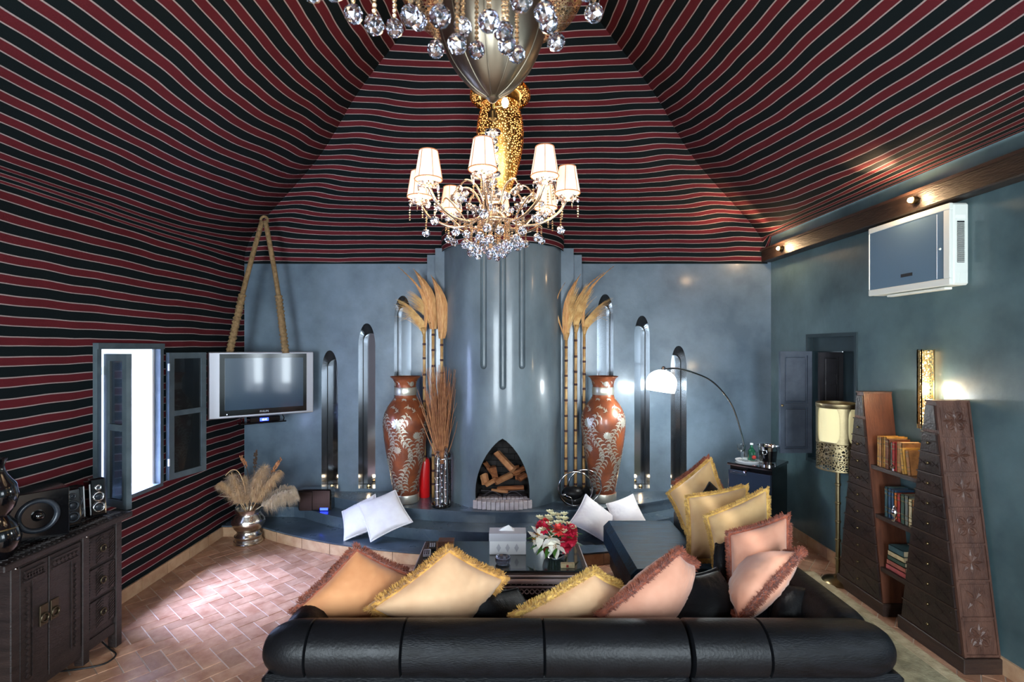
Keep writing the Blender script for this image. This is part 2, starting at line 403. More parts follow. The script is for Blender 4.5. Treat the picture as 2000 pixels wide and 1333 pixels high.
stuff(rest.build('tile_field', 'terracotta', floor, local=True))

# back wall with six arched niches
NICHES = [(628, 660, 685), (700, 733, 632), (770, 803, 578), (1166, 1198, 575), (1239, 1269, 617), (1310, 1341, 676)]
def arch(cx, w, z0, zt, Y, kind, n=10):
    hw = w / 2; pts = [(cx - hw, Y, z0), (cx + hw, Y, z0)]
    rise = hw * (2.7 if kind == 'point' else 1.0); zs = zt - rise
    for i in range(n + 1):
        t = i / n * PI / 2
        pts.append((cx + hw * math.cos(t) ** (1 if kind != 'point' else .9), Y, zs + rise * (math.sin(t) if kind != 'point' else (i / n) ** .75 if 0 else math.sin(t) ** 1.15)))
    for i in range(n - 1, -1, -1):
        x, y, z = pts[2 + i]; pts.append((2 * cx - x, Y, z))
    return pts
wb = struct(MB().bx((XL - .25, YB, -.1), (XR + .45, YB + .45, 3.3)).build('wall_back', ['plaster_blue', 'niche_gloss']))
cut = MB(); cut.m = 0; nich = []
for l, r, top in NICHES:
    x0, x1 = (l - 988) / 1000 * YB, (r - 988) / 1000 * YB; cx, w = (x0 + x1) / 2, x1 - x0; zt = 1.9 - (top - 680) / 1000 * YB
    A = arch(cx, w, .36, zt, YB - .05, 'point'); A2 = arch(cx, w, .36, zt, YB + .02, 'point'); B = arch(cx, w, .36, zt - .10, YB + .2, 'round'); n = len(A)
    fs = [tuple(range(n)), tuple(range(2 * n, 3 * n))[::-1]]
    for k in (0, 1): fs += [(k * n + i, (k + 1) * n + i, (k + 1) * n + (i + 1) % n, k * n + (i + 1) % n) for i in range(n)]
    cut.add(A + A2 + B, fs); nich.append((cx, w, zt))
boolean(wb, cut, ['niche_gloss'])
for i, (cx, w, zt) in enumerate(nich):
    MB().prism(arch(cx, w - .012, .365, zt - .107, YB + .197, 'round'), (0, -.008, 0)).build('niche_mirror', 'mirror', wb, label='mirror set in the back of a niche')
    f = MB().lathe([(.022, 0), (.022, .012), (.015, .016), (0, .016)], (cx, YB + .07, .36), 12).build('niche_uplight', 'brass', wb)
    MB().ball((cx, YB + .07, .376), .007, 8).build('uplight_bulb', 'bulb_dim', f)
    lamp('POINT', 'niche_light', (cx, YB + .07, .42), .4, (1, .72, .42), shadow_soft_size=.015)

# curved steps
def arc_poly(yf, Rr, ymax, x0, x1, z, n=40):
    pts = []; cy = yf + Rr
    for i in range(n + 1):
        x = x0 + (x1 - x0) * i / n; s = Rr * Rr - x * x
        pts.append((x, min(cy - math.sqrt(s) if s > 0 else 9, ymax), z))
    return pts + [(x1, YB, z), (x0, YB, z)]
steps = []
for k, (yf, Rr, ymax, x0, x1) in enumerate(((4.42, 4.5, 5.16, XL, 2.1), (4.67, 3.5, 5.42, XL, 2.1), (4.90, 3.55, YB - .001, -1.98, 1.98))):
    z0, z1 = (-.01, .11) if k == 0 else (.11 * k, .11 * (k + 1))
    pl = arc_poly(yf, Rr, ymax, x0, x1, z0)
    o = MB().prism(pl, (0, 0, z1 - z0 - .012)).build('trim_%d' % (k + 1), 'plaster_step'); struct(o)
    pl2 = [(x, y - (.012 if y < YB - .01 else 0), z1 - .012) for x, y, z in pl]
    MB().prism(pl2, (0, 0, .012)).build('step_tread', 'plaster_step', o)
    steps.append(o)
# tiles on the lowest riser
pl = arc_poly(4.42, 4.5, 5.16, XL, 2.1, 0, 64)[:65]
for i in range(0, 64, 4):
    seg = pl[i:i + 5]; n = len(seg)
    low = [(x, y - .014, .001) for x, y, z in seg] + [(x, y - .001, .001) for x, y, z in seg[::-1]]
    c = Vector(low[0]).lerp(Vector(low[n - 1]), .5)
    low = [tuple(c + (Vector(p) - c) * .985) for p in low]
    MB().prism(low, (0, 0, .094)).build('tile', 'base_tile', steps[0])
# baseboards
for side, x, s in (('left', XL, 1), ('right', XR, -1)):
    b = struct(MB().bx((x - .001 * s, .5, 0.002), (x + .006 * s, 5.14 if s > 0 else 5.3, .098)).build('baseboard_' + side, 'grout'))
    y = 1.9
    while y < (5.1 if s > 0 else 5.2):
        MB().bx((x + .006 * s, y + .003, .002), (x + .018 * s, min(y + .297, 5.14), .1 + random.uniform(-.001, .001))).build('tile', 'base_tile', b); y += .3

# tent: hip curves
HIP = spline([(-2.86, 5.6, 2.82), (-2.82, 5.59, 3.02), (-2.62, 5.50, 3.25), (-1.82, 4.95, 3.73), (-1.31, 4.55, 4.175), (-.84, 4.25, 4.535), (-.40, 3.98, 4.87), (-.03, 3.75, 5.15)], 8)
SL = [0]
for a, b in zip(HIP, HIP[1:]): SL.append(SL[-1] + math.hypot(b.y - a.y, b.z - a.z))
NV = len(HIP) - 1
def fabric(name, fn, nu, uvf, parent=None):
    me = bpy.data.meshes.new(name); w = nu + 1
    vs = [fn(i / nu, j) for j in range(NV + 1) for i in range(w)]
    me.from_pydata(vs, [], [(j * w + i, j * w + i + 1, (j + 1) * w + i + 1, (j + 1) * w + i) for j in range(NV) for i in range(nu)])
    uv = me.uv_layers.new(name='UVMap')
    for lp in me.loops:
        i = lp.vertex_index; uv.data[lp.index].uv = uvf(vs[i], SL[i // w])
    me.polygons.foreach_set('use_smooth', [True] * len(me.polygons)); me.materials.append(MATS['striped_fabric'])
    o = bpy.data.objects.new(name, me); COL.objects.link(o)
    if parent: o.parent = parent
    return o
def back_pt(u, j):
    p = HIP[j]; v = j / NV; x = p.x * (1 - 2 * u)
    e = min(u, 1 - u) * abs(p.x) * 2
    s = .05 * (1 - math.exp(-e / .5)) * math.sin(PI * v); k0 = min(1, e / .4) * min(1, v * 6)
    bumpy = .03 * math.exp(-((e - .25) / .18) ** 2) * math.sin(PI * min(1, v * 1.5))
    q = Vector((x, p.y, p.z - s + bumpy)); w = .018 * nz(q, 1.6) * (.4 + math.sin(PI * v)) * k0; return (q.x, min(q.y + w, YB - .006), q.z + w)
def side_pt(sgn):
    def f(u, j):
        p = HIP[j]; v = j / NV; y = p.y + (YF - p.y) * u; d = p.y - y
        s = .40 * math.sin(PI * v ** .9) ** 1.5 * (1 - math.exp(-d / 1.1))
        q = Vector((-sgn * p.x if sgn > 0 else p.x, y, p.z - s)); w = .022 * nz(q, 1.1) * (.3 + math.sin(PI * v)) * min(1, d / .5); z = q.z + w; return (q.x, q.y, z) if sgn < 0 else (min(q.x, XR - .05), q.y, max(z, 3.095 if d > .02 else z))
    return f
ceil = struct(fabric('ceiling', back_pt, 56, lambda p, s: (p[0], s)))
fabric('tent_panel', side_pt(-1), 64, lambda p, s: (p[1] + 20, s), ceil)
fabric('tent_panel', side_pt(1), 64, lambda p, s: (p[1] + 40, s), ceil)
# gable of the tent behind the camera
g = MB(); w = len(HIP)
g.add([(p.x, YF, p.z) for p in HIP] + [(-p.x, YF, p.z) for p in HIP], [(j, j + 1, w + j + 1, w + j) for j in range(w - 1)])
g.build('tent_gable', 'red_wood', ceil)
# outer roof cover so that no daylight leaks in
# fabric band over the chimney column
CX, CYC, CR = -.033, 5.6, .64
sk = bpy.data.meshes.new('fabric_band'); vs = []; n = 48
for k, z in enumerate((2.925, 3.0, 3.08, 3.16, 3.2)):
    for i in range(n + 1):
        t = PI + PI * i / n; q = (CR + .025) * (1 if k < 4 else .6); vs.append((CX + q * math.cos(t), CYC + q * math.sin(t), z + .01 * nz((i * .3, k, 0))))
fs = [(k * (n + 1) + i, k * (n + 1) + i + 1, (k + 1) * (n + 1) + i + 1, (k + 1) * (n + 1) + i) for k in range(4) for i in range(n)]
sk.from_pydata(vs, [], fs); uv = sk.uv_layers.new(name='UVMap')
for lp in sk.loops: p = vs[lp.vertex_index]; uv.data[lp.index].uv = (p[0], p[2] - 2.8)
sk.materials.append(MATS['striped_fabric']); sk.polygons.foreach_set('use_smooth', [True] * len(sk.polygons))
o = bpy.data.objects.new('fabric_band', sk); COL.objects.link(o); o.parent = ceil

# left wall: striped fabric with a window opening
WY0, WY1, WZ0, WZ1 = 3.58, 4.2, .79, 1.89
ys = sorted(set([YF + i * (YB - YF) / 60 for i in range(61)] + [WY0, WY1])); zs = sorted(set([.09 + i * (2.83 - .09) / 24 for i in range(25)] + [WZ0, WZ1]))
wl = MB(); idx = {}
for j, z in enumerate(zs):
    for i, y in enumerate(ys):
        edge = min(1, abs(z - .09) / .3) * (0 if WY0 - .12 < y < WY1 + .12 and WZ0 - .1 < z < WZ1 + .1 else 1) * min(1, (YB - y) / .3)
        b = .03 * (nz((0, y * .9, z * .8)) + .3) * edge * min(1, (2.83 - z) / .3)
        idx[i, j] = len(wl.v); wl.v.append(Vector((XL + max(b, 0), y, z)))
for j in range(len(zs) - 1):
    for i in range(len(ys) - 1):
        if WY0 <= (ys[i] + ys[i + 1]) / 2 <= WY1 and WZ0 <= (zs[j] + zs[j + 1]) / 2 <= WZ1: continue
        wl.f.append((idx[i, j], idx[i + 1, j], idx[i + 1, j + 1], idx[i, j + 1])); wl.mi.append(0)
o = wl.build('wall_left', 'striped_fabric', smooth=True, fix=False); struct(o); me = o.data
uv = me.uv_layers.new(name='UVMap')
for lp in me.loops:
    p = me.vertices[lp.vertex_index].co; uv.data[lp.index].uv = (p.y + 20, (p.z - 2.82) * .88)
# masonry behind the fabric
m = MB()
for a, b in (((YF, 0), (WY0, 3.1)), ((WY1, 0), (YB + .2, 3.1)), ((WY0, 0), (WY1, WZ0)), ((WY0, WZ1), (WY1, 3.1))):
    m.bx((XL - .3, a[0], a[1]), (XL - .012, b[0], b[1]))
m.build('masonry', 'white_paint', o)
# right wall with window recess and two arched windows beside the camera
RY0, RY1, RZ0, RZ1 = 4.25, 4.9, .85, 2.0
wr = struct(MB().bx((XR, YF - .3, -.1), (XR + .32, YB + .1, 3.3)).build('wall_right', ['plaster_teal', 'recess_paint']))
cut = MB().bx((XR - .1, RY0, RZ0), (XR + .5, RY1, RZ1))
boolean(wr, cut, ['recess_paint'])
cut = MB()
for y0, y1 in ((.35, .8), (1.05, 1.5)):
    a = [(XR - .1, x, z) for x, _, z in arch((y0 + y1) / 2, y1 - y0, .95, 2.15, 0, 'round')]; cut.prism(a, (.7, 0, 0))
boolean(wr, cut, ['white_paint'])
# wall behind the camera with two tall windows
wf = MB(); prev = XL - .3
for x0, x1 in ((-2.1, -.9), (.9, 2.1)):
    wf.bx((prev, YF - .25, -.1), (x0, YF, 3.4)); wf.bx((x0, YF - .25, 2.6), (x1, YF, 3.4)); wf.bx((x0, YF - .25, -.1), (x1, YF, .6)); prev = x1
wf.bx((prev, YF - .25, -.1), (XR + .3, YF, 3.4)); struct(wf.build('wall_front', 'plaster_teal'))
# exterior white wall outside the left window
struct(MB().bx((-4.7, -1, -.5), (-4.4, 12, 4.0)).build('wall_exterior', 'exterior_white'))
struct(MB().bx((-4.4, -1, -.5), (-3.17, 12, -.3)).build('floor_exterior', 'exterior_white'))

# beam along the right wall and plaster ledge above
bm_ = struct(MB().bx((XR - .11, -1.4, 2.835), (XR, YB - .005, 2.965), .008).build('trim_4', 'beam_wood'))
MB().bx((XR - .045, -1.4, 2.97), (XR, YB - .005, 3.13)).build('ledge', 'plaster_teal', bm_)
MB().bx((XR - .125, -1.4, 2.955), (XR - .0, YB - .005, 2.975)).build('beam_cap', 'dark_wood', bm_)
for k, (px, Y) in enumerate(((1528, 5.17), (1790, 3.48))):
    x = XR - .125; z = 2.905
    sp = thing('spotlight', ('small warm spotlight on the wooden beam near the back wall corner', 'small warm spotlight on the wooden beam above the air conditioner')[k], 'light', (x, Y, z))
    MB().cyl((x + .015, Y, z), (x - .02, Y, z), .024, 14).build('housing', 'dark_brass', sp)
    MB().ball((x - .024, Y, z), .018, 10).build('bulb', 'bulb_warm', sp)
    lamp('POINT', 'spot_glow', (x - .06, Y, z + .01), 5, (1, .66, .36), shadow_soft_size=.02)
    lamp('SPOT', 'spot_beam', (x - .08, Y, z + .02), 34 if k == 0 else 40, (1, .62, .34), ((1.9, Y + .15, 3.6) if k == 0 else (1.5, Y - .45, 3.55)), spot_size=R(75 if k == 0 else 50), spot_blend=.9, shadow_soft_size=.03)

# ------------------------------------------------------------------ fireplace column
fp = thing('fireplace', 'polished blue grey plaster chimney column with pointed arch hearth and three grooves', 'fireplace', (CX, 4.96, .33))
n = 96; nzc = 60; col = MB()
prof = [(CR + .03 * (1 if z < .36 else 0) * 0, .33 + (2.94 - .33) * i / nzc) for i, z in enumerate([0] * (nzc + 1))]
col.lathe(prof, (CX, CYC, 0), n)
body = col.build('column', ['plaster_column', 'soot_brick'], None, smooth=30)
cut = MB()
ha = []
hw = .265; zt = 1.02; zb = .40
ha = [(CX - hw, 4.8, zb - .12), (CX + hw, 4.8, zb - .12)]
for i in range(13):
    t = i / 12; ha.append((CX + hw * (1 - t ** 1.75), 4.8, zb + .10 + (zt - zb - .10) * (1 - (1 - t) ** 1.25)))
for i in range(11, -1, -1): x, y, z = ha[2 + i]; ha.append((2 * CX - x, y, z))
cut.prism(ha, (0, .62, 0)); boolean(body, cut, ['soot_brick'])
cut = MB()
for px, yb in ((945, 722), (982, 762), (1019, 722)):
    x = (px - 988) / 1000 * 4.97; yy = CYC - math.sqrt(CR ** 2 - (x - CX) ** 2); zb_ = 1.9 - (yb - 680) / 1000 * 4.97
    cut.lathe([(.034 * math.sin(PI / 2 * i / 6), zb_ - .034 * (math.cos(PI / 2 * i / 6) - 1)) for i in range(7)] + [(.034, 3.1)], (x, yy + .012, 0), 20)
boolean(body, cut, ['plaster_column'])
boolean(body, MB().bx((-1, 5.598, 0), (1, 6.5, 3.2)), ['plaster_column'])
body.data.transform(Matrix.Translation(-Vector(fp.location))); body.parent = fp
body.data.set_sharp_from_angle(angle=R(30))
pil = MB()
pil.bx((-.845, 5.5, .33), (.815, 5.6, 2.90)); pil.bx((-.75, 5.44, .33), (.72, 5.5, 2.96)); pil.build('pilaster', 'plaster_blue', fp)
# hearth bricks, sooty bricks, ash, grate
for i in range(13):
    x = CX - .29 + .58 * (i + .5) / 13; yy = CYC - math.sqrt(CR ** 2 - (x - CX) ** 2)
    MB().box((x, yy + .02, .37), (.041, .10, .078), None, .004).build('hearth_brick', 'white_brick', fp, label='white glazed hearth brick')
for i in range(12):
    x = CX - .25 + .5 * (i + .5) / 12; MB().box((x, 5.10, .395), (.038, .06, .035), None, .004).build('hearth_brick', 'white_brick', fp, label='white glazed hearth brick')
for j in range(9):
    for i in range(-2, 3):
        w = .118; x = CX + (i + (.5 if j % 2 else 0)) * .122
        if abs(x - CX) > .24: continue
        MB().box((x, 5.408 + random.uniform(-.004, .004), .42 + j * .066), (w, .03, .06)).build('brick', 'soot_brick', fp)
MB().bx((CX - .262, 5.0, .33), (CX + .262, 5.41, .36)).build('hearth_floor', 'soot_brick', fp)
def ashf(u, v):
    x = CX - .25 + .5 * u; y = 5.12 + .26 * v; return (x, y, .375 + .03 * math.sin(PI * u) * math.sin(PI * v) + .012 * nz((x, y, 0), 12))
stuff(MB().grid(ashf, 20, 12).build('ash_bed', 'ash', fp, smooth=True))
gr = thing('fire_grate', 'curved iron fire grate under the split logs in the hearth', 'grate', (CX, 5.18, .37))
for s in (-1, 1):
    MB().tube([(CX + s * t * .21, 5.12, .40 + .065 * math.sin(PI * t)) for t in [i / 12 for i in range(13)]], .008, 8).build('bar', 'iron', gr)
MB().tube([(CX - .22, 5.2, .45), (CX + .22, 5.2, .45)], .008, 8).build('bar', 'iron', gr)
def log(label, a, b, r, m='wood_log'):
    a = Vector(a); b = Vector(b); r *= 1.35; c = (a + b) / 2; a = c + (a - c) * 1.15; b = c + (b - c) * 1.15; d = b - a; rot = d.to_track_quat('Z', 'Y').to_matrix(); c = (a + b) / 2; L = d.length
    k = 6; ph = random.uniform(0, 6); prof = [random.uniform(.75, 1.15) for _ in range(k)]; vs = []; nn = 6
    for j in range(nn + 1):
        for i in range(k):
            t = 2 * PI * i / k + ph; q = r * prof[i] * (1 + .12 * nz((i * 3.1, j * .8, L * 9)))
            vs.append(a + rot @ Vector((q * math.cos(t), q * math.sin(t) * .75, L * j / nn + .012 * nz((i * 2.3, j, L * 5)))))
    fs = [(j * k + i, j * k + (i + 1) % k, (j + 1) * k + (i + 1) % k, (j + 1) * k + i) for j in range(nn) for i in range(k)]
    fs += [tuple(range(k))[::-1], tuple(nn * k + i for i in range(k))]
    tag(MB().add(vs, fs).build('firewood_log', m), label, 'log')
log('long split log lying diagonally on top of the fire heap', P(972, 888, 5.22), P(1000, 918, 5.10), .035, 'log_pale')
log('upright dark orange log piece at the middle of the fire heap', P(963, 914, 5.25), P(968, 938, 5.25), .036)
log('flat log leaning across the heap under the long diagonal log', P(970, 942, 5.13), P(997, 929, 5.2), .03, 'log_pale')
log('short log stump at the left edge of the hearth', P(945, 928, 5.2), P(949, 945, 5.17), .035, 'log_pale')
log('short log end at the right edge of the hearth', P(1014, 936, 5.2), P(1026, 929, 5.24), .036)
log('thin log lying low at the front of the hearth near the grate', P(975, 955, 5.16), P(1020, 953, 5.16), .02)
log('charred log standing at the back of the hearth on the right side', P(1008, 912, 5.3), P(1012, 935, 5.26), .026)
log('orange split log lying across the left half of the hearth', P(950, 948, 5.14), P(968, 938, 5.16), .024, 'log_pale')
log('dark crooked log at the right back of the hearth pile', P(1002, 925, 5.24), P(1022, 915, 5.28), .026)
log('small split log resting low at the center front of the hearth', P(962, 958, 5.13), P(990, 961, 5.12), .016, 'log_pale')
log('grey charred log at the back of the hearth on the left side', P(948, 905, 5.3), P(962, 925, 5.3), .026)

# ------------------------------------------------------------------ vases
VP = [(.125, 0), (.13, .01), (.13, .085), (.118, .09), (.122, .11), (.15, .28), (.19, .48), (.215, .66), (.226, .78), (.222, .86), (.20, .93), (.16, 1.0), (.122, 1.05), (.108, 1.09), (.106, 1.18), (.114, 1.22), (.13, 1.255), (.155, 1.275), (.152, 1.28), (.12, 1.26), (.1, 1.2)]
VPS = [tuple(p) for p in ([Vector((a, b, 0)) for a, b in VP[:1]] and VP)]
def vr(z):
    for (r0, z0), (r1, z1) in zip(VP, VP[1:]):
        if z0 <= z <= z1 and z1 > z0: return r0 + (r1 - r0) * (z - z0) / (z1 - z0)
    return .11
def vpt(t, z, off=.003): r = vr(z) + off; return Vector((r * math.cos(t), r * math.sin(t), z))
def vase(label, loc, rot):
    v = thing('floor_vase', label, 'vase', loc, rot)
    prof = [tuple(q)[:2] for q in spline([Vector((a, b, 0)) for a, b in VP[3:18]], 3)]
    MB().lathe(VP[:4] + prof[1:] + VP[18:], (0, 0, 0), 40, close=False).build('body', 'vase_copper', v, smooth=50, local=True)
    MB().lathe([(.131, .004), (.1335, .01), (.1335, .082), (.131, .088)], n=40, close=False).build('foot_band', 'vase_silver', v, smooth=40, local=True)
    MB().lathe([(.109, 1.09), (.112, 1.095), (.112, 1.165), (.109, 1.17)], n=40, close=False).build('neck_band', 'vase_silver', v, smooth=40, local=True)
    s = MB(); rnd = random.Random(5)
    def leaf(t, z, a, L, w):
        r = vr(z); pts = []
        for k, (q, ww) in enumerate(((0, .25), (.4, 1), (.75, .7), (1, 0))):
            aa = a + 1.2 * q * (1 if w > 0 else -1); du, dz = math.cos(aa) * L * q, math.sin(aa) * L * q
            nu, nz_ = -math.sin(aa) * abs(w) * ww, math.cos(aa) * abs(w) * ww
            pts.append((vpt(t + (du + nu) / r, z + dz + nz_), vpt(t + (du - nu) / r, z + dz - nz_)))
        for (a1, b1), (a2, b2) in zip(pts, pts[1:]): s.add([a1, b1, b2, a2], [(0, 1, 2, 3)])
    def flower(t, z, rad):
        r = vr(z); k = 22; vs = [vpt(t, z, .006)]
        for i in range(k):
            q = rad * (1 if i % 2 else .72); vs.append(vpt(t + q * math.cos(2 * PI * i / k) / r, z + q * math.sin(2 * PI * i / k), .004))
        s.add(vs, [(0, 1 + i, 1 + (i + 1) % k) for i in range(k)])
    for b in range(7):
        t0 = b * 2 * PI / 7 + .3
        zz = .13
        while zz < .90:
            for off, amp, fr in ((0, .30, 11.5),):
                t = t0 + amp * math.sin(zz * fr + b * 1.7); dt = amp * fr * math.cos(zz * fr + b * 1.7) * vr(zz)
                ang_ = math.atan2(1, dt)
                Lq = rnd.uniform(.042, .08); leaf(t, zz, ang_ + rnd.uniform(.6, 1.1), Lq, .0095) if int(zz * 1000 / 17) % 2 else leaf(t, zz, ang_ - rnd.uniform(.6, 1.1), Lq, -.0095); leaf(t, zz, ang_ + rnd.uniform(-.3, .3), .042, .006)
            zz += .017
        flower(t0 + .40, .82 - .1 * (b % 2), .056) if b % 2 == 0 else None; flower(t0 + .42, .42 + .14 * (b % 3), .042)
        for k in range(5): leaf(t0 + .1 * k, .965 + .01 * (k % 2), 1.2 + k, .05, .008 if k % 2 else -.008)
        if b % 2: flower(t0 + .5, 1.205, .03)
        leaf(t0, 1.045, 2.2, .05, .008); leaf(t0 + .5, 1.05, .8, .05, -.008); leaf(t0 + .2, 1.2, 1, .04, .007)
    for b in range(26):
        leaf(b * PI / 13, .03, 1.0, .035, .005 if b % 2 else -.005)
    s.build('scrollwork', 'vase_silver', v, local=True, fix=False, label='silver leaf and flower scrollwork')
    return v
vase('tall copper vase with silver scrollwork left of the fireplace beside the twigs', (P(792, 680, 5.24).x, 5.24, .33), .2)
vase('tall copper vase with silver scrollwork right of the fireplace beside the hoops', (P(1178, 680, 5.28).x, 5.28, .33), -.5)

# fire extinguisher behind the left vase
fx = P(829, 0, 5.4).x
e = thing('fire_extinguisher', 'red fire extinguisher half hidden behind the left copper vase', 'extinguisher', (fx, 5.4, .33))
MB().lathe([(.055, 0), (.06, .01), (.06, .36), (.05, .4), (.02, .42)], (fx, 5.40, .33), 20).build('cylinder', 'red_paint', e, smooth=40)
MB().lathe([(.02, .42), (.02, .46)], (fx, 5.40, .33), 12).bx((fx - .01, 5.32, .79), (fx + .01, 5.42, .81)).build('valve', 'black_matt', e)

# reeds with plumes
NODE = MB().lathe([(.0155, -.012), (.0185, -.004), (.0185, .004), (.0155, .012)], (0, 0, 0), 10, close=False).mesh('cane_node', 'cane_node', smooth=True)
def reed(label, px, pyb, tips, Y, sgn, group, rnd):
    b = P(px, pyb, Y); b.z = .33; top = P(px + rnd.uniform(-1, 1), 655 + rnd.uniform(-14, 10), Y)
    r = thing('dried_reed', label, 'reed', b, 0, None)
    MB().tube([b.lerp(top, i / 8) for i in range(9)], .0155, 8).build('cane', 'cane', r, smooth=True)
    k = .08
    while k < .98:
        inst(NODE, 'cane_node', r, b.lerp(top, k) - b); k += rnd.uniform(.075, .1)
    for tip, wid in tips:
        tipv = P(*tip, Y - .05); ax = tipv - top
        if not wid:      # fan of fine grass
            pl = MB()
            for i in range(260):
                sp = rnd.gauss(0, 1); L = rnd.uniform(.5, 1.02)
                a = top + Vector((rnd.uniform(-.012, .012), rnd.uniform(-.012, .012), rnd.uniform(0, .03)))
                e_ = top + ax * L + Vector((sp * .035 + sgn * .03 * rnd.random(), rnd.gauss(0, .03), -.06 * abs(sp) * L + .02))
                m1 = top + Vector((ax.x * .22 + sp * .035, 0, abs(ax.z) * .55 + .10 - .03 * abs(sp)))
                pts = [a.lerp(m1, q) * (1 - q) + m1.lerp(e_, q) * q for q in [j / 6 for j in range(7)]]
                wv = Vector((1, .25, .1)).normalized(); ww = rnd.uniform(.002, .0038); vs = []
                for j, p in enumerate(pts): h = ww * (1 - .8 * j / 6); vs += [p - wv * h, p + wv * h]
                pl.add(vs, [(2 * j, 2 * j + 1, 2 * j + 3, 2 * j + 2) for j in range(6)])
            pl.build('plume', 'plume', r, fix=False)
        else:            # folded leaf blade
            bl = MB(); bow = -(.08 if wid > .025 else .16) * ax.length * sgn
            def f(u, v):
                w = wid * math.sin(PI * min(1, .14 + v * .86)) ** .9 * (1 - v * .35); k = math.sin(PI * v)
                c = top.lerp(tipv, v) + Vector((bow * k, 0, .05 * k)); q = abs(u - .5) * 2
                return c + Vector(((u - .5) * 2 * w, .012 - .035 * wid / .05 * (1 - q), .004 * math.sin(v * 40 + u * 9)))
            bl.grid(f, 8, 18); bl.build('leaf', 'plume_brown', r, smooth=True, fix=False)
    MB().tube([top, top + Vector((sgn * .004, 0, .03)), top + Vector((sgn * .012, 0, .075))], lambda t: .017 + .010 * t, 10).build('sheath', 'cane', r, smooth=True)
rn = random.Random(3)
GL, GR = 'reeds left of the fireplace', 'reeds right of the fireplace'
reed('leftmost dried reed of the left bundle with plume bending over the niche', 829, 960, (((778, 588), 0), ((778, 522), .024)), 5.36, -1, GL, rn)
reed('middle dried reed of the left bundle with tall brown leaf and plume', 846, 960, (((800, 570), 0), ((808, 526), .075)), 5.38, -1, GL, rn)
reed('dried reed with folded brown leaf touching the left of the chimney column', 863, 960, (((842, 538), .07),), 5.33, -1, GL, rn)
reed('dried reed with upright fan plume touching the right of the chimney column', 1105, 960, (((1122, 560), 0), ((1104, 552), .010), ((1134, 536), .045)), 5.33, 1, GR, rn)
reed('middle dried reed of the right bundle with curved narrow leaf', 1124, 960, (((1146, 556), 0), ((1180, 532), .022)), 5.38, 1, GR, rn)
reed('rightmost dried reed of the right bundle with plume sweeping over the vase', 1140, 960, (((1192, 586), 0), ((1199, 520), .024)), 5.40, 1, GR, rn)

# fire tool stand with twigs
tx, ty = P(862, 0, 5.08).x, 5.08
ft = thing('fire_tool_stand', 'chrome fire tool stand on the steps left of the fireplace', 'fire tools', (tx, ty, .33))
MB().lathe([(.095, 0), (.1, .012), (.095, .03), (.02, .04)], (tx, ty, .33), 24).build('base', 'black_gloss', ft, smooth=40)
for dx, dy, h, r, m in ((-.03, -.05, .5, .024, 'chrome'), (.045, -.02, .52, .018, 'chrome'), (.0, .04, .54, .02, 'chrome'), (.08, .03, .45, .014, 'black_gloss')):
    pr = []; k = 7
    for i in range(k): z = .03 + (h - .03) * i / k; pr += [(r, z), (r, z + h / k * .8), (r * 1.25, z + h / k * .86), (r * 1.25, z + h / k * .94)]
    pr += [(r, h), (r * .4, h + .03), (r * 1.0, h + .05), (0, h + .08)]
    MB().lathe(pr, (tx + dx, ty + dy, .33), 14).build('tool', m, ft, smooth=30)
MB().torus((tx + .02, ty, .33 + .48), .075, .007).build('ring', 'chrome', ft, smooth=True)
tw = MB(); rn = random.Random(9)
for i in range(260):
    a = rn.uniform(0, 6.28); b = Vector((tx + .03 * math.cos(a), ty + .03 + .03 * math.sin(a), .75)); h = rn.uniform(.45, .98)
    e_ = b + Vector((rn.gauss(-.03, .065), rn.gauss(0, .05), h)); mpt = b.lerp(e_, .5) + Vector((rn.gauss(0, .02), rn.gauss(0, .02), 0))
    pts = [b.lerp(mpt, q) * (1 - q) + mpt.lerp(e_, q) * q for q in (0, .33, .66, 1)]
    tw.tube(pts, lambda t: .0048 * (1 - .6 * t), 3, False)
    if i % 2:
        p = pts[2]; tw.tube([p, p + Vector((rn.gauss(0, .035), rn.gauss(0, .02), rn.uniform(.05, .12)))], .0016, 3, False)
o = tw.build('twig_bundle', 'twig', None, fix=False); stuff(o); tag(o, 'bundle of thin reddish dry twigs standing in the chrome tool stand', 'twigs')

# log carrier with hoops
lx, ly = P(1122, 0, 5.02).x, 5.02
lc = thing('log_carrier', 'round black log carrier with two chrome hoops right of the hearth', 'log basket', (lx, ly, .33))
for s, (px, py, Y) in enumerate(((1124, 955, 4.98), (1142, 950, 5.14))):
    MB().torus(P(px, py, Y), .165, .006, Matrix.Rotation(R(90), 3, 'X') @ Matrix.Rotation(R(0), 3, 'Z'), 40).build('hoop', 'chrome', lc, smooth=True)
def slingf(dy):
    def f(u, v):
        t = PI * 1.02 + PI * .96 * u; x = lx - .01 + .155 * math.cos(t) * (1 - .1 * v); z = .33 + .19 + .16 * math.sin(t); return Vector((x, ly - .06 + .22 * v, max(z, .345) + .02 * math.sin(PI * v)))
    return f
MB().grid(slingf(0), 24, 8).build('sling', 'black_leather', lc, smooth=True)
MB().ball(P(1118, 963, 5.02), .085, 16, (1.25, 1.0, .75)).build('leather_bag', 'black_leather', lc, smooth=True)
MB().ball(P(1150, 962, 5.14), .07, 16, (1.0, 1, .8)).build('leather_bag', 'black_leather', lc, smooth=True)
MB().tube([P(1104, 968, 4.92), P(1116, 973, 4.9), P(1118, 986, 4.92)], .005, 6).ball(P(1102, 967, 4.92), .014, 8, (1.5, 1, .7)).build('catch', 'chrome', lc, smooth=True)

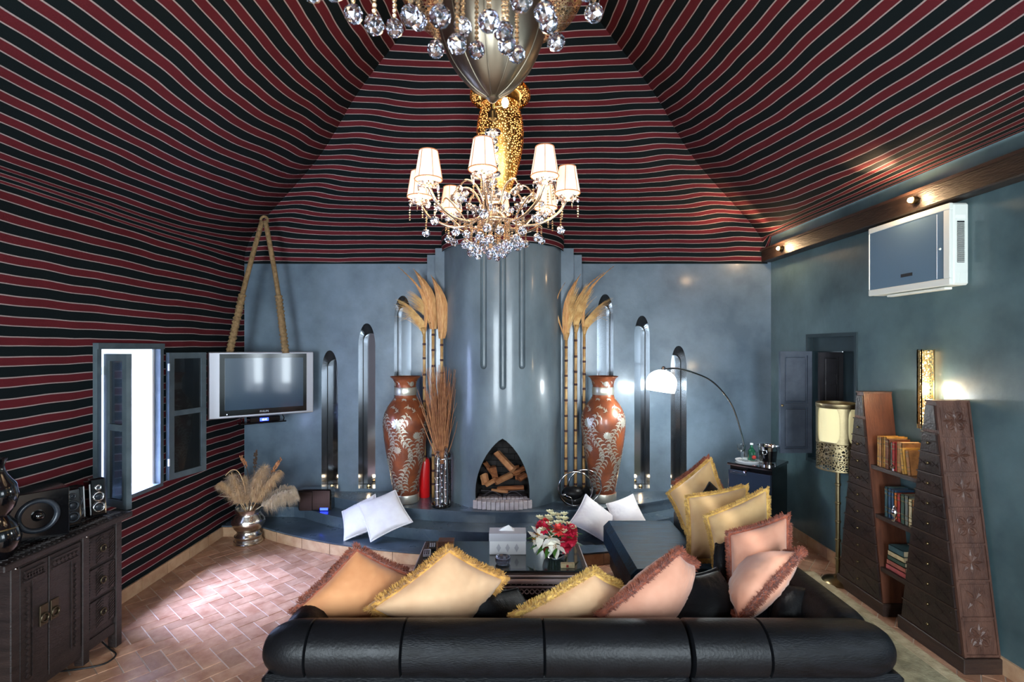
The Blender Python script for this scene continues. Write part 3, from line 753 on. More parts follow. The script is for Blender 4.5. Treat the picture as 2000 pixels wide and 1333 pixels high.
# ------------------------------------------------------------------ cushions
def cushion(label, c4, thick, cover, fringe=None, group=None, name='cushion', fl=.035, push=0, wr=.009, seed=0):
    tl, tr, br, bl = [Vector(q) for q in c4]; rnd = random.Random(seed + 11)
    ctr = (tl + tr + br + bl) / 4; nrm = ((tr - tl).cross(bl - tl)).normalized()
    if nrm.dot(Vector((0, 0, 1.9)) - ctr) < 0: nrm = -nrm
    low = min(c4, key=lambda q: q[2])
    th = thing(name, label, 'cushion', (ctr.x, ctr.y, min(q[2] for q in c4)), 0, group)
    def bil(a, b):
        e = .07; aa = a * (1 - e * (1 - b * b)*abs(a)**3) ; bb = b * (1 - e * (1 - a * a) * abs(b)**3)
        u, v = (aa + 1) / 2, (bb + 1) / 2
        return tl.lerp(tr, u).lerp(bl.lerp(br, u), 1 - v)
    n = 26; m = MB()
    for sgn in (1, -1):
        def f(u, v):
            a, b = 2 * u - 1, 2 * v - 1
            t = thick / 2 * (max(0, 1 - a * a) * max(0, 1 - b * b)) ** .42
            p = bil(a, b)
            edge = max(abs(a), abs(b)); k = math.atan2(b, a)
            w = wr * (nz((k * 13, seed, sgn), 1.0) * edge ** 2 * 2.4 + .8 * nz(p + Vector((seed, 0, 0)), 7)) * (1 - edge ** 6)
            return p + nrm * sgn * (t + w)
        m.grid(f, n, n)
    m.build('cover', cover, th, smooth=True)
    bd = []
    for k in range(4):
        for i in range(24):
            q = -1 + 2 * i / 24; bd.append((bil(*((q, 1), (1, -q), (-q, -1), (-1, q))[k]), k))
    if fringe:
        fr = MB(); nb = len(bd); fr.tube([p for p, k in bd] + [bd[0][0]], fl * .42, 6, False)
        for i in range(nb):
            p0, p1 = bd[i][0], bd[(i + 1) % nb][0]; out = (p0 - ctr).normalized(); tn = (p1 - p0).normalized(); ou = (out - tn * out.dot(tn)).normalized()
            if i % 24 in (0, 1, 23): ou = out
            for k in range(46):
                p = p0.lerp(p1, rnd.random()); th_ = rnd.uniform(-1.25, 1.25)
                d = (ou * math.cos(th_) + nrm * math.sin(th_) + tn * rnd.gauss(0, .18) + Vector((0, 0, -.12))).normalized(); L = fl * rnd.uniform(.65, .95)
                wv = d.cross(Vector((rnd.random(), rnd.random(), rnd.random())) - Vector((.5, .5, .5))).normalized() * .0022; w2 = d.cross(wv).normalized() * .0022
                fr.add([p + wv, p - wv * .5 + w2, p - wv * .5 - w2, p + d * L + wv * .5, p + d * L - wv * .25 + w2 * .5], [(0, 1, 4, 3), (1, 2, 4), (2, 0, 3, 4)])
        fr.build('fringe', fringe, th, fix=False)
    else:
        MB().tube([p for p, k in bd] + [bd[0][0]], .006, 6, False).build('piping', cover, th, smooth=True)
    return th

# white cushions on the steps
cushion('white cushion behind another on the left steps, below the black box', (P(668, 1000, 4.98), P(733, 966, 5.02), P(745, 1030, 4.82), P(672, 1057, 4.74)), .15, 'white_satin', seed=1)
cushion('large white cushion leaning at front on the left steps below the vase', (P(698, 985, 4.88), P(772, 958, 4.96), P(806, 1020, 4.70), P(724, 1059, 4.66)), .15, 'white_satin', seed=2)
cushion('white cushion standing on its corner on the right steps by the log carrier', (P(1144, 966, 4.93), P(1200, 1010, 4.88), P(1186, 1062, 4.66), P(1112, 1022, 4.70)), .15, 'white_satin', seed=3)
cushion('white cushion half hidden behind the sofa on the right steps below the vase', (P(1184, 985, 4.95), P(1236, 966, 5.0), P(1268, 1030, 4.76), P(1208, 1052, 4.72)), .14, 'white_satin', seed=4)

# ------------------------------------------------------------------ sofa
so = thing('sectional_sofa', 'black leather and hide corner sofa with long rounded bolsters, seen from behind', 'sofa', (.3, 2.4, 0))
RZC, RY, RR = .628, 2.17, .113
def roll(x0, x1, m, endl=False, endr=False):
    pr = []
    if endl:
        for i in range(9): t = PI / 2 * i / 8; pr.append((RR * math.sin(t) ** .8, x0 + .16 * (1 - math.cos(t))))
    else: pr += [(RR * .9, x0), (RR, x0 + .006)]
    if endr:
        for i in range(8, -1, -1): t = PI / 2 * i / 8; pr.append((RR * math.sin(t) ** .8, x1 - .16 * (1 - math.cos(t))))
    else: pr += [(RR, x1 - .006), (RR * .9, x1)]
    rot = Matrix(((0, 0, 1), (1, 0, 0), (0, 1, 0)))
    MB().lathe(pr, (0, RY, RZC), 32, rot, fr=lambda t, z: 1 + .02 * nz((t, z * 3, 0), 1)).build('bolster_panel', m, so, smooth=60)
roll(-1.02, -.815, 'black_leather', True); roll(-.815, -.426, 'black_leather'); roll(-.426, .157, 'black_hide'); roll(.157, .75, 'black_leather')
roll(.762, 1.075, 'black_leather'); roll(1.075, 1.63, 'black_hide', False, True)
def sroll(x, y0, y1, r, z, m, name):
    pr = [(0, y0)] + [(r * math.sin(PI / 2 * i / 6) ** .8, y0 + .1 * (1 - math.cos(PI / 2 * i / 6))) for i in range(1, 7)] + [(r * math.sin(PI / 2 * i / 6) ** .8, y1 - .1 * (1 - math.cos(PI / 2 * i / 6))) for i in range(6, 0, -1)] + [(0, y1)]
    rot = Matrix(((1, 0, 0), (0, 0, 1), (0, -1, 0)))
    MB().lathe(pr, (x, 0, z), 28, rot).build(name, m, so, smooth=60)
sroll(1.50, 2.2, 4.25, .115, .63, 'black_hide', 'side_bolster'); sroll(-.90, 2.2, 2.95, .095, .62, 'black_leather', 'arm_roll')
MB().bx((-1.0, 2.075, .06), (.752, 2.30, .565), .02).build('back_base', 'black_hide', so); MB().bx((.76, 2.075, .06), (1.63, 2.30, .565), .02).build('back_base', 'black_hide', so)
MB().bx((-.95, 2.30, .05), (1.6, 2.95, .26), .02).build('seat_base', 'black_leather', so); MB().bx((.87, 2.95, .05), (1.6, 4.3, .26), .02).build('seat_base', 'black_leather', so)
MB().bx((1.40, 2.3, .26), (1.62, 4.3, .56), .03).build('side_base', 'black_leather', so)
MB().bx((-.96, 2.30, .26), (.84, 2.98, .42), .05).build('seat_cushion', 'black_hide', so)
MB().bx((.84, 2.30, .24), (1.42, 3.35, .42), .05).build('seat_cushion', 'black_hide', so)
MB().bx((.83, 3.36, .20), (1.44, 4.40, .43), .045).build('seat_cushion', 'blue_hide', so, label='blue sheened hide seat pad')
for x, y in ((-.9, 2.15), (1.55, 2.15), (.93, 4.2), (1.55, 4.2), (-.9, 2.85)): MB().bx((x - .03, y - .03, 0), (x + .03, y + .03, .07)).build('foot', 'dark_wood', so)

# cushions on the near row
cushion('orange velvet cushion with rust fringe at the left end of the sofa', (P(696, 1072, 2.52), P(800, 1122, 2.62), P(716, 1274, 2.46), P(575, 1192, 2.36)), .2, 'velvet_orange', 'fringe_rust', seed=5, fl=.04)
cushion('large cream velvet cushion with gold fringe, second from the left sofa end', (P(876, 1074, 2.5), P(985, 1130, 2.6), P(872, 1274, 2.46), P(722, 1188, 2.34)), .2, 'velvet_cream', 'fringe_gold', seed=6, fl=.04)
cushion('low slumped cream cushion with gold fringe left of the pink cushions', (P(1160, 1118, 2.52), P(1212, 1146, 2.62), P(1160, 1268, 2.5), P(1002, 1204, 2.34)), .18, 'velvet_cream', 'fringe_yellow', seed=7, fl=.04)
cushion('pink velvet cushion with rust fringe leaning beside the black pillow on the sofa', (P(1326, 1078, 2.55), P(1356, 1100, 2.66), P(1270, 1268, 2.5), P(1170, 1204, 2.34)), .2, 'velvet_pink', 'fringe_rust', seed=8, fl=.04)
cushion('black hide pillow between the large cream and the slumped cream cushion', (P(930, 1158, 2.5), P(1010, 1150, 2.7), P(1090, 1260, 2.6), P(890, 1260, 2.45)), .16, 'black_hide', name='pillow', seed=9)
cushion('black satin pillow between the pink cushions at the sofa corner', (P(1340, 1125, 2.62), P(1400, 1110, 2.72), P(1462, 1230, 2.5), P(1270, 1250, 2.44)), .18, 'black_leather', name='pillow', seed=10)
cushion('black hide pillow behind the orange cushion at the left sofa end', (P(652, 1122, 2.78), P(720, 1110, 2.84), P(720, 1230, 2.7), P(620, 1230, 2.66)), .14, 'black_hide', name='pillow', seed=20)
cushion('black leather pillow leaning at the right corner of the sofa', (P(1515, 1140, 2.56), P(1590, 1150, 2.52), P(1600, 1240, 2.42), P(1490, 1240, 2.42)), .16, 'black_leather', name='pillow', seed=21)
# cushions along the right section
cushion('pink velvet cushion with rust fringe at the right front corner of the sofa', (P(1472, 1094, 2.84), P(1566, 1078, 2.50), P(1444, 1214, 2.38), P(1424, 1176, 2.66)), .19, 'velvet_pink', 'fringe_rust', seed=12, fl=.036)
cushion('upright pink cushion with rust fringe behind the corner cushion', (P(1424, 1044, 2.86), P(1538, 1008, 2.8), P(1545, 1170, 2.68), P(1424, 1180, 2.74)), .2, 'velvet_pink', 'fringe_rust', seed=13, fl=.034)
cushion('pale gold cushion with yellow fringe standing behind the pink upright one', (P(1380, 1010, 3.14), P(1498, 956, 3.12), P(1508, 1100, 2.98), P(1400, 1130, 3.0)), .18, 'velvet_gold', 'fringe_yellow', seed=14, fl=.03)
cushion('pale gold cushion with yellow fringe in the middle of the side row', (P(1342, 972, 3.42), P(1458, 950, 3.42), P(1460, 1100, 3.2), P(1346, 1096, 3.24)), .18, 'velvet_gold', 'fringe_yellow', seed=15, fl=.03)
cushion('pale gold cushion with yellow fringe at the far end of the side row', (P(1306, 964, 3.98), P(1388, 898, 4.0), P(1418, 985, 3.84), P(1340, 1040, 3.80)), .18, 'velvet_gold', 'fringe_yellow', seed=16, fl=.03)
cushion('tan cushion with rust fringe hidden behind the farthest gold cushion', (P(1316, 944, 4.18), P(1383, 892, 4.2), P(1424, 985, 4.06), P(1350, 1040, 4.0)), .14, 'velvet_orange', 'fringe_rust', seed=17, fl=.03)
cushion('black pillow peeking out between the gold cushions of the side row', (P(1386, 942, 3.7), P(1440, 985, 3.66), P(1400, 1050, 3.58), P(1340, 1006, 3.62)), .12, 'black_matt', name='pillow', seed=18)
cushion('narrow black pillow wedged in front of the gold and pink cushions', (P(1398, 1062, 2.92), P(1416, 1060, 2.88), P(1428, 1180, 2.72), P(1396, 1180, 2.76)), .1, 'black_leather', name='pillow', seed=19)

# ------------------------------------------------------------------ coffee table
TX0, TX1, TY0, TY1, TZ = -.60, .535, 3.28, 3.84, .45
ct = thing('coffee_table', 'low dark coffee table with glass top and silver inlaid carved edge', 'table', ((TX0 + TX1) / 2, (TY0 + TY1) / 2, 0))
fm = MB()
for a, b in (((TX0, TY0), (TX1, TY0 + .045)), ((TX0, TY1 - .045), (TX1, TY1)), ((TX0, TY0 + .045), (TX0 + .045, TY1 - .045)), ((TX1 - .045, TY0 + .045), (TX1, TY1 - .045))):
    fm.bx((*a, TZ - .03), (*b, TZ), .003)
fm.build('top_frame', 'dark_wood', ct)
MB().bx((TX0 + .03, TY0 + .03, TZ + .001), (TX1 - .03, TY1 - .03, TZ + .009)).build('glass_top', 'table_glass', ct)
MB().bx((TX0 + .045, TY0 + .045, TZ - .03), (TX1 - .045, TY1 - .045, TZ - .02)).build('display_panel', 'dark_wood', ct)
for k, (z, r) in enumerate(((TZ - .012, .007), (TZ - .045, .017), (TZ - .082, .008))):
    MB().tube([(TX0, TY0 - .004, z), (TX1, TY0 - .004, z), (TX1 + .004, TY0, z), (TX1 + .004, TY1, z), (TX0 - .004, TY1, z), (TX0 - .004, TY0, z), (TX0, TY0 - .004, z)], r, 10).build('silver_molding', 'silver_inlay', ct, smooth=True)
MB().bx((TX0 + .01, TY0 + .01, TZ - .17), (TX1 - .01, TY1 - .01, TZ - .035)).build('apron', 'carved_wood', ct)
ap = MB(); x = TX0 + .02
while x < TX1 - .02:
    c = (x, TY0 + .004, TZ - .115); ap.torus(c, .014, .004, Matrix.Rotation(R(90), 3, 'X'), 8, 4); ap.ball((x, TY0 + .004, TZ - .066), .006, 6); x += .034
stuff(ap.build('inlay_beads', 'silver_inlay', ct))
for x in (TX0 + .05, TX1 - .05):
    for y in (TY0 + .05, TY1 - .05): MB().lathe([(.03, 0), (.036, .02), (.022, .06), (.03, .16), (.02, .22), (.035, .28)], (x, y, 0), 14).build('leg', 'carved_wood', ct, smooth=50)
tz = TZ + .0095
tb = thing('tissue_box', 'white tissue box with printed diamonds on the coffee table', 'tissue box', (.01, 3.62, tz))
MB().bx((-.115, 3.56, tz), (.14, 3.68, tz + .145), .004).build('carton', 'paper_white', tb)
MB().bx((-.117, 3.558, tz + .095), (.142, 3.682, tz + .148)).build('lid', 'paper_grey', tb)
MB().add([(-.05, 3.62, tz + .148), (.06, 3.61, tz + .148), (.02, 3.63, tz + .185), (-.015, 3.6, tz + .182), (.06, 3.66, tz + .148), (-.05, 3.66, tz + .148)], [(0, 1, 2, 3), (5, 4, 2, 3), (1, 4, 2), (0, 5, 3)]).build('tissue', 'paper_white', tb)
d = MB()
for x in (-.05, .012, .075): d.add([(x - .016, 3.5575, tz + .05), (x, 3.5575, tz + .02), (x + .016, 3.5575, tz + .05), (x, 3.5575, tz + .08)], [(0, 1, 2, 3)])
d.build('printed_motif', 'paper_grey', tb)
at = thing('ashtray', 'cut crystal ashtray in front of the tissue box', 'ashtray', (-.02, 3.42, tz))
MB().lathe([(.04, 0), (.05, .012), (.052, .045), (.046, .045), (.038, .016), (0, .014)], (-.02, 3.42, tz), 12, close=False).build('dish', 'crystal', at)
for nm, lab, (x, y), m in (('remote_control', 'black remote control lying at the left back of the coffee table', (-.53, 3.70), 'black_matt'), ('mobile_phone', 'pale cased phone lying left on the coffee table', (-.55, 3.57), 'paper_grey')):
    o = thing(nm, lab, 'remote' if m == 'black_matt' else 'phone', (x, y, tz), .1)
    MB().box((0, 0, .01), (.05, .13 if m == 'black_matt' else .1, .018), None, .004).build('case', m, o, local=True)
    bt = MB()
    for i in range(3):
        for j in range(4): bt.box((-.014 + .014 * i, -.04 + .02 * j, .0205), (.009, .008, .003))
    bt.build('buttons', 'paper_grey' if m == 'black_matt' else 'black_matt', o, local=True)
o = thing('wooden_box', 'small brown wooden box at the back left of the coffee table', 'box', (-.44, 3.74, tz)); MB().bx((-.49, 3.70, tz), (-.38, 3.78, tz + .03), .003).build('box_body', 'red_wood', o); MB().bx((-.492, 3.698, tz + .03), (-.378, 3.782, tz + .04), .003).build('lid', 'red_wood', o)
o = thing('card_sign', 'small cream card with red mark near the flower bowl', 'card', (.41, 3.36, tz)); MB().bx((.36, 3.345, tz), (.45, 3.375, tz + .028), .002).build('card', 'book_cream', o); MB().bx((.395, 3.342, tz + .006), (.41, 3.345, tz + .022)).build('printed_mark', 'book_red', o)
# flower bowl and bouquet
fx_, fy_ = .335, 3.53
fb = thing('flower_bowl', 'clear glass flower bowl on the coffee table', 'bowl', (fx_, fy_, tz))
MB().lathe([(.05, 0), (.075, .03), (.085, .07), (.075, .11), (.07, .115), (.07, .108), (.078, .07), (.068, .034), (0, .01)], (fx_, fy_, tz), 24, close=False).build('bowl', 'glass', fb, smooth=60)
bq = thing('bouquet', 'bouquet of white lilies and red flowers in the glass bowl', 'flowers', (fx_, fy_, tz + .02))
rn = random.Random(4)
def petal(m, c, d, L, w, droop=.3):
    d = d.normalized(); s = d.cross(Vector((0, 0, 1))); s = s.normalized() if s.length > .05 else Vector((1, 0, 0)); up = s.cross(d)
    vs = []
    for q, ww in ((0, .3), (.35, 1), (.7, .8), (1, .05)):
        p = c + d * L * q - up * droop * L * q * q + up * .1 * L * q; vs += [p - s * w * ww, p + up * w * .15 * ww * -1, p + s * w * ww]
    m.add(vs, [(3 * i + k, 3 * i + k + 1, 3 * i + k + 4, 3 * i + k + 3) for i in range(3) for k in (0, 1)])
fc = Vector((fx_, fy_, tz + .13))
def dirv(az, el): return Vector((math.cos(el) * math.cos(az), math.cos(el) * math.sin(az), math.sin(el)))
for az, el, rr in ((-1.9, .35, .11), (-1.65, .0, .12), (-2.6, .3, .12), (-2.9, .0, .12)):
    n_ = dirv(az, el); c = fc + n_ * rr; m = MB(); a = n_.orthogonal().normalized(); b = n_.cross(a)
    for k in range(6): t = k * PI / 3; petal(m, c, a * math.cos(t) + b * math.sin(t) + n_ * .55, .09, .026, .35)
    l = m.build('lily', 'petal_white', bq, smooth=True, fix=False, label='white lily bloom')
    s_ = MB()
    for k in range(5): t = k * 1.25; s_.tube([c, c + (n_ + (a * math.cos(t) + b * math.sin(t)) * .35) * .04], .002, 4)
    s_.build('stamens', 'stamen', l)
for i, (az, el, rr, mm) in enumerate([(-.6, .35, .12, 'petal_red'), (-.9, .6, .12, 'petal_red'), (-.3, .1, .13, 'petal_red'), (.1, .5, .12, 'petal_red'), (-1.1, .2, .12, 'petal_red'), (-2.6, .8, .12, 'petal_coral'), (-3.0, .7, .13, 'petal_red'), (2.4, .8, .12, 'petal_coral'), (-.5, -.15, .11, 'petal_red'), (-2.2, -.3, .1, 'petal_red'), (-.75, .2, .15, 'petal_red'), (-.2, .4, .14, 'petal_coral'), (-1.0, -.15, .13, 'petal_red'), (-.5, .5, .15, 'petal_red'), (-2.3, .75, .14, 'petal_red'), (-1.4, .75, .13, 'petal_coral')]):
    n_ = dirv(az, el); c = fc + n_ * rr; m = MB(); a = n_.orthogonal().normalized(); b = n_.cross(a)
    for ring, (k, L, lift) in enumerate(((11, .052, .2), (9, .044, .7), (7, .034, 1.6))):
        for q in range(k): t = q * 2 * PI / k + ring * .3; petal(m, c, a * math.cos(t) + b * math.sin(t) + n_ * lift, L, .016, .2)
    m.build('red_flower', mm, bq, smooth=True, fix=False, label='deep red ruffled flower')
for i in range(22):
    n_ = dirv(i * 2.4, .55 + .9 * (i % 5) / 5); c = fc + n_ * (.125 + .02 * (i % 3)); m = MB()
    for q in range(8): t = q * PI / 4; petal(m, c, Vector((math.cos(t), math.sin(t), .8)), .036, .012, .2)
    m.build('cream_flower', 'petal_cream', bq, smooth=True, fix=False, label='small cream flower')
for i in range(20):
    m = MB(); az = i * .33; d = dirv(az, rn.uniform(-.3, .6)); petal(m, fc + d * .03, d, .17, .022, .3); m.build('leaf', 'leaf_green', bq, smooth=True, fix=False)
s_ = MB()
for i in range(12): a = i * .52; s_.tube([(fx_ + .03 * math.cos(a), fy_ + .03 * math.sin(a), tz + .02), fc + Vector((.06 * math.cos(a), .06 * math.sin(a), 0))], .003, 5)
s_.build('stems', 'leaf_green', bq)

# rug
rg = thing('rug', 'worn olive patterned runner rug between the sofa and the bookcase', 'rug', (2.18, 3.2, 0))
MB().bx((1.78, 2.35, .001), (2.60, 4.32, .010)).build('field', 'rug', rg)
for a, b in (((1.78, 2.35), (1.86, 4.32)), ((2.52, 2.35), (2.60, 4.32)), ((1.86, 2.35), (2.52, 2.43)), ((1.86, 4.24), (2.52, 4.32))): MB().bx((*a, .002), (*b, .0125)).build('border', 'rug_border', rg)
fr = MB()
for i in range(80): x = 1.79 + .80 * i / 79; fr.tube([(x, 4.32, .008), (x + random.uniform(-.01, .01), 4.37, .004)], .002, 3)
stuff(fr.build('fringe', 'rug_border', rg))
hd = thing('hide_rug', 'black shaggy hide rug edge sticking out under the left sofa end', 'rug', (-.98, 2.2, 0)); m = MB()
m.grid(lambda u, v: (-1.12 + .5 * u, 2.0 + .5 * v, .012 + .01 * nz((u * 5, v * 5, 0))), 8, 8)
m.build('hide', 'black_hide', hd, smooth=True); m = MB(); rn = random.Random(2)
for i in range(160): a = Vector((-1.11 + rn.uniform(0, .1), 2.0 + .5 * rn.random(), .012)); m.tube([a, a + Vector((-rn.uniform(.02, .07), rn.gauss(0, .02), .02)), a + Vector((-rn.uniform(.06, .1), rn.gauss(0, .03), .005))], .004, 3)
stuff(m.build('shag', 'black_hide', hd, fix=False))

# ------------------------------------------------------------------ mini fridge and things on it
FA = math.atan2(.27, -.26)          # direction FR -> FL
FR_ = Vector((2.41, 4.66, 0)); ux = Vector((-.26, .265, 0)).normalized(); uy = Vector((.265, .26, 0)).normalized()
fg = thing('mini_fridge', 'black mini fridge standing in the corner behind the sofa', 'fridge', FR_ + ux * .19 + uy * .23, math.atan2(-ux.y, -ux.x))
def fbox(x0, x1, y0, y1, z0, z1, bev=.004):  # local: x to the right seen from the front, y to the back
    return MB().bx((x0, y0, z0), (x1, y1, z1), bev)
fbox(-.19, .19, -.19, .23, .03, .775).build('cabinet', 'black_gloss', fg, local=True)
mat('fridge_door', (34, 42, 58), .18, 0, coat=.6)
fbox(-.19, .19, -.235, -.193, .04, .735).build('door', 'fridge_door', fg, local=True)
fbox(-.2, .2, -.235, .235, .775, .80).build('top', 'black_gloss', fg, local=True)
fbox(-.2, .2, -.238, -.234, .776, .786, .001).build('trim_strip', 'chrome', fg, local=True)
fbox(-.17, -.02, -.245, -.235, .70, .722, .002).build('handle', 'chrome', fg, local=True)
MB().lathe([(.015, 0), (.015, .012), (0, .014)], (-.03, -.235, .735), 12, Matrix.Rotation(R(90), 3, 'X')).build('lock', 'chrome', fg, local=True)
for x in (-.15, .15):
    for y in (-.15, .19): fbox(x - .02, x + .02, y - .02, y + .02, 0, .03).build('foot', 'black_matt', fg, local=True)
def on_f(a, b): return FR_ + ux * a + uy * b + Vector((0, 0, .8))
tc_ = on_f(.265, .17)
tr = thing('tray', 'small white tray on top of the mini fridge', 'tray', tc_)
MB().lathe([(.0, 0), (.1, 0), (.112, .014), (.106, .014), (.096, .005), (0, .005)], tc_, 28, close=False).build('tray_dish', 'white_paint', tr, smooth=40)
for k, (a, b, lab) in enumerate(((.32, .16, 'clear stemmed glass at the left on the fridge tray'), (.27, .12, 'clear tumbler glass at the front of the fridge tray'), (.215, .2, 'clear tumbler with orange drops beside the ice bucket'))):
    p = on_f(a, b) + Vector((0, 0, .006)); g_ = thing('drinking_glass', lab, 'glass', p)
    pr = [(.03, 0), (.03, .004), (.006, .01), (.006, .07), (.034, .1), (.042, .15), (.04, .15), (.032, .102), (0, .08)] if k == 0 else [(.028, 0), (.034, .09), (.0325, .09), (.027, .006), (0, .005)]
    MB().lathe(pr, p, 18, close=False).build('bowl', 'glass', g_, smooth=60)
    if k == 2: MB().ball(p + Vector((0, 0, .035)), .02, 10).build('contents', 'petal_coral', g_, smooth=True)
p = on_f(.22, .14) + Vector((0, 0, .006)); p = on_f(.245, .22) + Vector((0, 0, .006))
bt = thing('green_bottle', 'short green glass bottle among the glasses on the fridge tray', 'bottle', p)
MB().lathe([(.03, 0), (.034, .01), (.036, .09), (.02, .11), (.012, .125), (.012, .155)], p, 18).build('bottle', 'green_glass', bt, smooth=50); MB().lathe([(.014, .15), (.014, .165), (0, .166)], p, 12).build('cap', 'white_paint', bt)
p = on_f(.09, .2); ib = thing('ice_bucket', 'black ice bucket with chrome rim on the mini fridge', 'bucket', p)
MB().lathe([(.062, 0), (.066, .03), (.072, .03), (.082, .135)], p, 28).build('bucket', 'black_gloss', ib, smooth=40)
MB().lathe([(.0625, .0), (.068, .002), (.0705, .028), (.067, .03)], p, 28, close=False).build('foot_ring', 'chrome', ib, smooth=40)
MB().lathe([(.083, .13), (.088, .165), (.1, .172), (.094, .174), (.08, .15), (.075, .1)], p, 28, close=False).build('rim', 'chrome', ib, smooth=50)
q = p + (-uy).normalized() * .086 + Vector((0, 0, .118)); MB().torus(q, .02, .0035, Matrix.Rotation(math.atan2(ux.y, ux.x), 3, 'Z') @ Matrix.Rotation(R(90), 3, 'X'), 20).build('ring_handle', 'chrome', ib, smooth=True)

# arc lamp
al = thing('arc_lamp', 'arc floor lamp with white dome shade hanging over the sofa end', 'lamp', (2.40, 5.38, 0))
MB().lathe([(.10, 0), (.105, .01), (.105, .04), (.03, .05)], (2.40, 5.38, 0), 24).build('base', 'black_gloss', al, smooth=40)
arc = spline([(2.40, 5.38, .04), (2.41, 5.32, .5), P(1453, 880, 5.25), P(1440, 820, 5.22), P(1422, 780, 5.18), P(1390, 745, 5.1), P(1350, 727, 5.02), P(1320, 720, 4.96), P(1296, 722, 4.9)], 6)
MB().tube(arc, .0095, 10).build('arm', 'chrome', al, smooth=True)
sc_c = P(1292, 748, 4.9); tl = Matrix.Rotation(R(8), 3, 'Y')
dome = [(.143 * math.cos(t) , .02 + .125 * math.sin(t)) for t in [PI / 2 * i / 10 for i in range(10)]] + [(.012, .145)]
MB().lathe([(.132, -.085), (.14, -.04)] + [(r, z - .02) for r, z in dome], sc_c, 32, tl, close=False).build('shade', 'arc_shade', al, smooth=60)
MB().lathe([(.02, 0), (.02, .03), (.012, .04)], sc_c + tl @ Vector((0, 0, .118)), 12, tl).build('shade_cap', 'chrome', al, smooth=40)
MB().ball(sc_c, .04, 12).build('bulb', 'bulb_warm', al, smooth=True)
lamp('POINT', 'arc_light', sc_c + Vector((0, 0, -.12)), 22, (.86, .96, 1), shadow_soft_size=.1)

# ------------------------------------------------------------------ right window recess with shutters
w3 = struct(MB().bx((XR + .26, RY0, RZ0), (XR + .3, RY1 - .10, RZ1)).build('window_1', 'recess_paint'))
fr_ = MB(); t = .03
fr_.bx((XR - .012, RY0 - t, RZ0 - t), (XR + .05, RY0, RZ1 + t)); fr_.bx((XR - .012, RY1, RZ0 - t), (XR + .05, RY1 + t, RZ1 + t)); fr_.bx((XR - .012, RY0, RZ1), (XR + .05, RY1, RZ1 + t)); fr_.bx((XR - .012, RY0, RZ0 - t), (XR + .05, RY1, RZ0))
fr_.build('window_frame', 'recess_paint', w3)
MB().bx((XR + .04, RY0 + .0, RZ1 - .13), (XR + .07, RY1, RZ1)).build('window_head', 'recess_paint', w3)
def shutter(lab, x0, x1, Y, z0, z1, m, star=False):
    s = thing('window_shutter', lab, 'shutter', ((x0 + x1) / 2, Y, z0))
    f = MB(); w = .04
    f.bx((x0, Y, z0), (x0 + w, Y + .028, z1)); f.bx((x1 - w, Y, z0), (x1, Y + .028, z1))
    zm = (z0 + z1) / 2 - .03
    for a, b in ((z0, z0 + w), (zm - w / 2, zm + w / 2), (z1 - w, z1)): f.bx((x0 + w, Y, a), (x1 - w, Y + .028, b))
    f.build('stile_frame', m, s)
    for a, b in ((z0 + w, zm - w / 2), (zm + w / 2, z1 - w)):
        pn = MB().bx((x0 + w, Y + .018, a), (x1 - w, Y + .026, b)); pn.box(((x0 + x1) / 2, Y + .012, (a + b) / 2), (x1 - x0 - 2 * w - .03, .02, b - a - .03), None, .008); pn.build('panel', m, s)
    MB().ball(((x0 + .012), Y - .012, zm), .012, 10).build('knob', 'brass', s, smooth=True)
    if star:
        st = MB(); c = ((x0 + x1) / 2, Y + .003, z1 - .25)
        for a in (0, 45): 
            h = .052; rot = Matrix.Rotation(R(a), 3, 'Y'); q = [Vector(c) + rot @ Vector((sx * h, 0, sz * h)) for sx, sz in ((-1, -1), (1, -1), (1, 1), (-1, 1), (-1, -1))]; st.tube(q, .003, 5)
        st.torus(c, .05, .003, Matrix.Rotation(R(90), 3, 'X'), 24, 5); st.build('star_carving', m, s)
    return s
shutter('blue grey panelled shutter swung open into the room from the right wall', 2.595, 2.895, 4.84, .905, 1.868, 'shutter_paint')
shutter('dark shutter with carved star folded inside the window recess', 2.93, 3.15, 4.78, .90, 1.86, 'shutter_dark', True)
MB().tube([(XR + .1, 4.72, 1.98), (XR + .1, 4.72, 1.9)], .005, 6).ball((XR + .1, 4.72, 1.9), .01, 8).build('latch', 'chrome', w3)

# ------------------------------------------------------------------ brass floor lamp
fl = thing('floor_lamp', 'brass floor lamp with cream panelled drum shade beside the bookcase', 'lamp', (2.685, 4.14, 0)); lx_, ly_ = 2.685, 4.14
MB().lathe([(.11, 0), (.115, .012), (.1, .03), (.03, .045), (.022, .07)], (lx_, ly_, 0), 28).build('base', 'dark_brass', fl, smooth=40)
pr = []
for i in range(6): z = .06 + i * .15; pr += [(.017, z), (.017, z + .125), (.022, z + .13), (.022, z + .142), (.017, z + .147)]
MB().lathe(pr, (lx_, ly_, 0), 14).build('pole', 'brass', fl, smooth=40)
SR = .152; z0, z1 = .92, 1.458
MB().lathe([(SR, z0), (SR, z0 + .225)], (lx_, ly_, 0), 48, close=False).build('pierced_band', 'pierced_brass', fl, smooth=True)
MB().lathe([(SR + .002, z0), (SR + .003, z0 + .006), (SR + .002, z0 + .012)], (lx_, ly_, 0), 48, close=False).build('shade_ring', 'brass', fl, smooth=40)
MB().lathe([(SR + .001, z0 + .215), (SR + .003, z0 + .222), (SR + .001, z0 + .23)], (lx_, ly_, 0), 48, close=False).build('shade_ring', 'brass', fl, smooth=40)
MB().lathe([(SR, z1 - .04), (SR + .004, z1 - .035), (SR + .004, z1 - .004), (SR, z1), (SR - .02, z1), (SR - .02, z1 - .02)], (lx_, ly_, 0), 48, close=False).build('shade_ring', 'brass', fl, smooth=40)
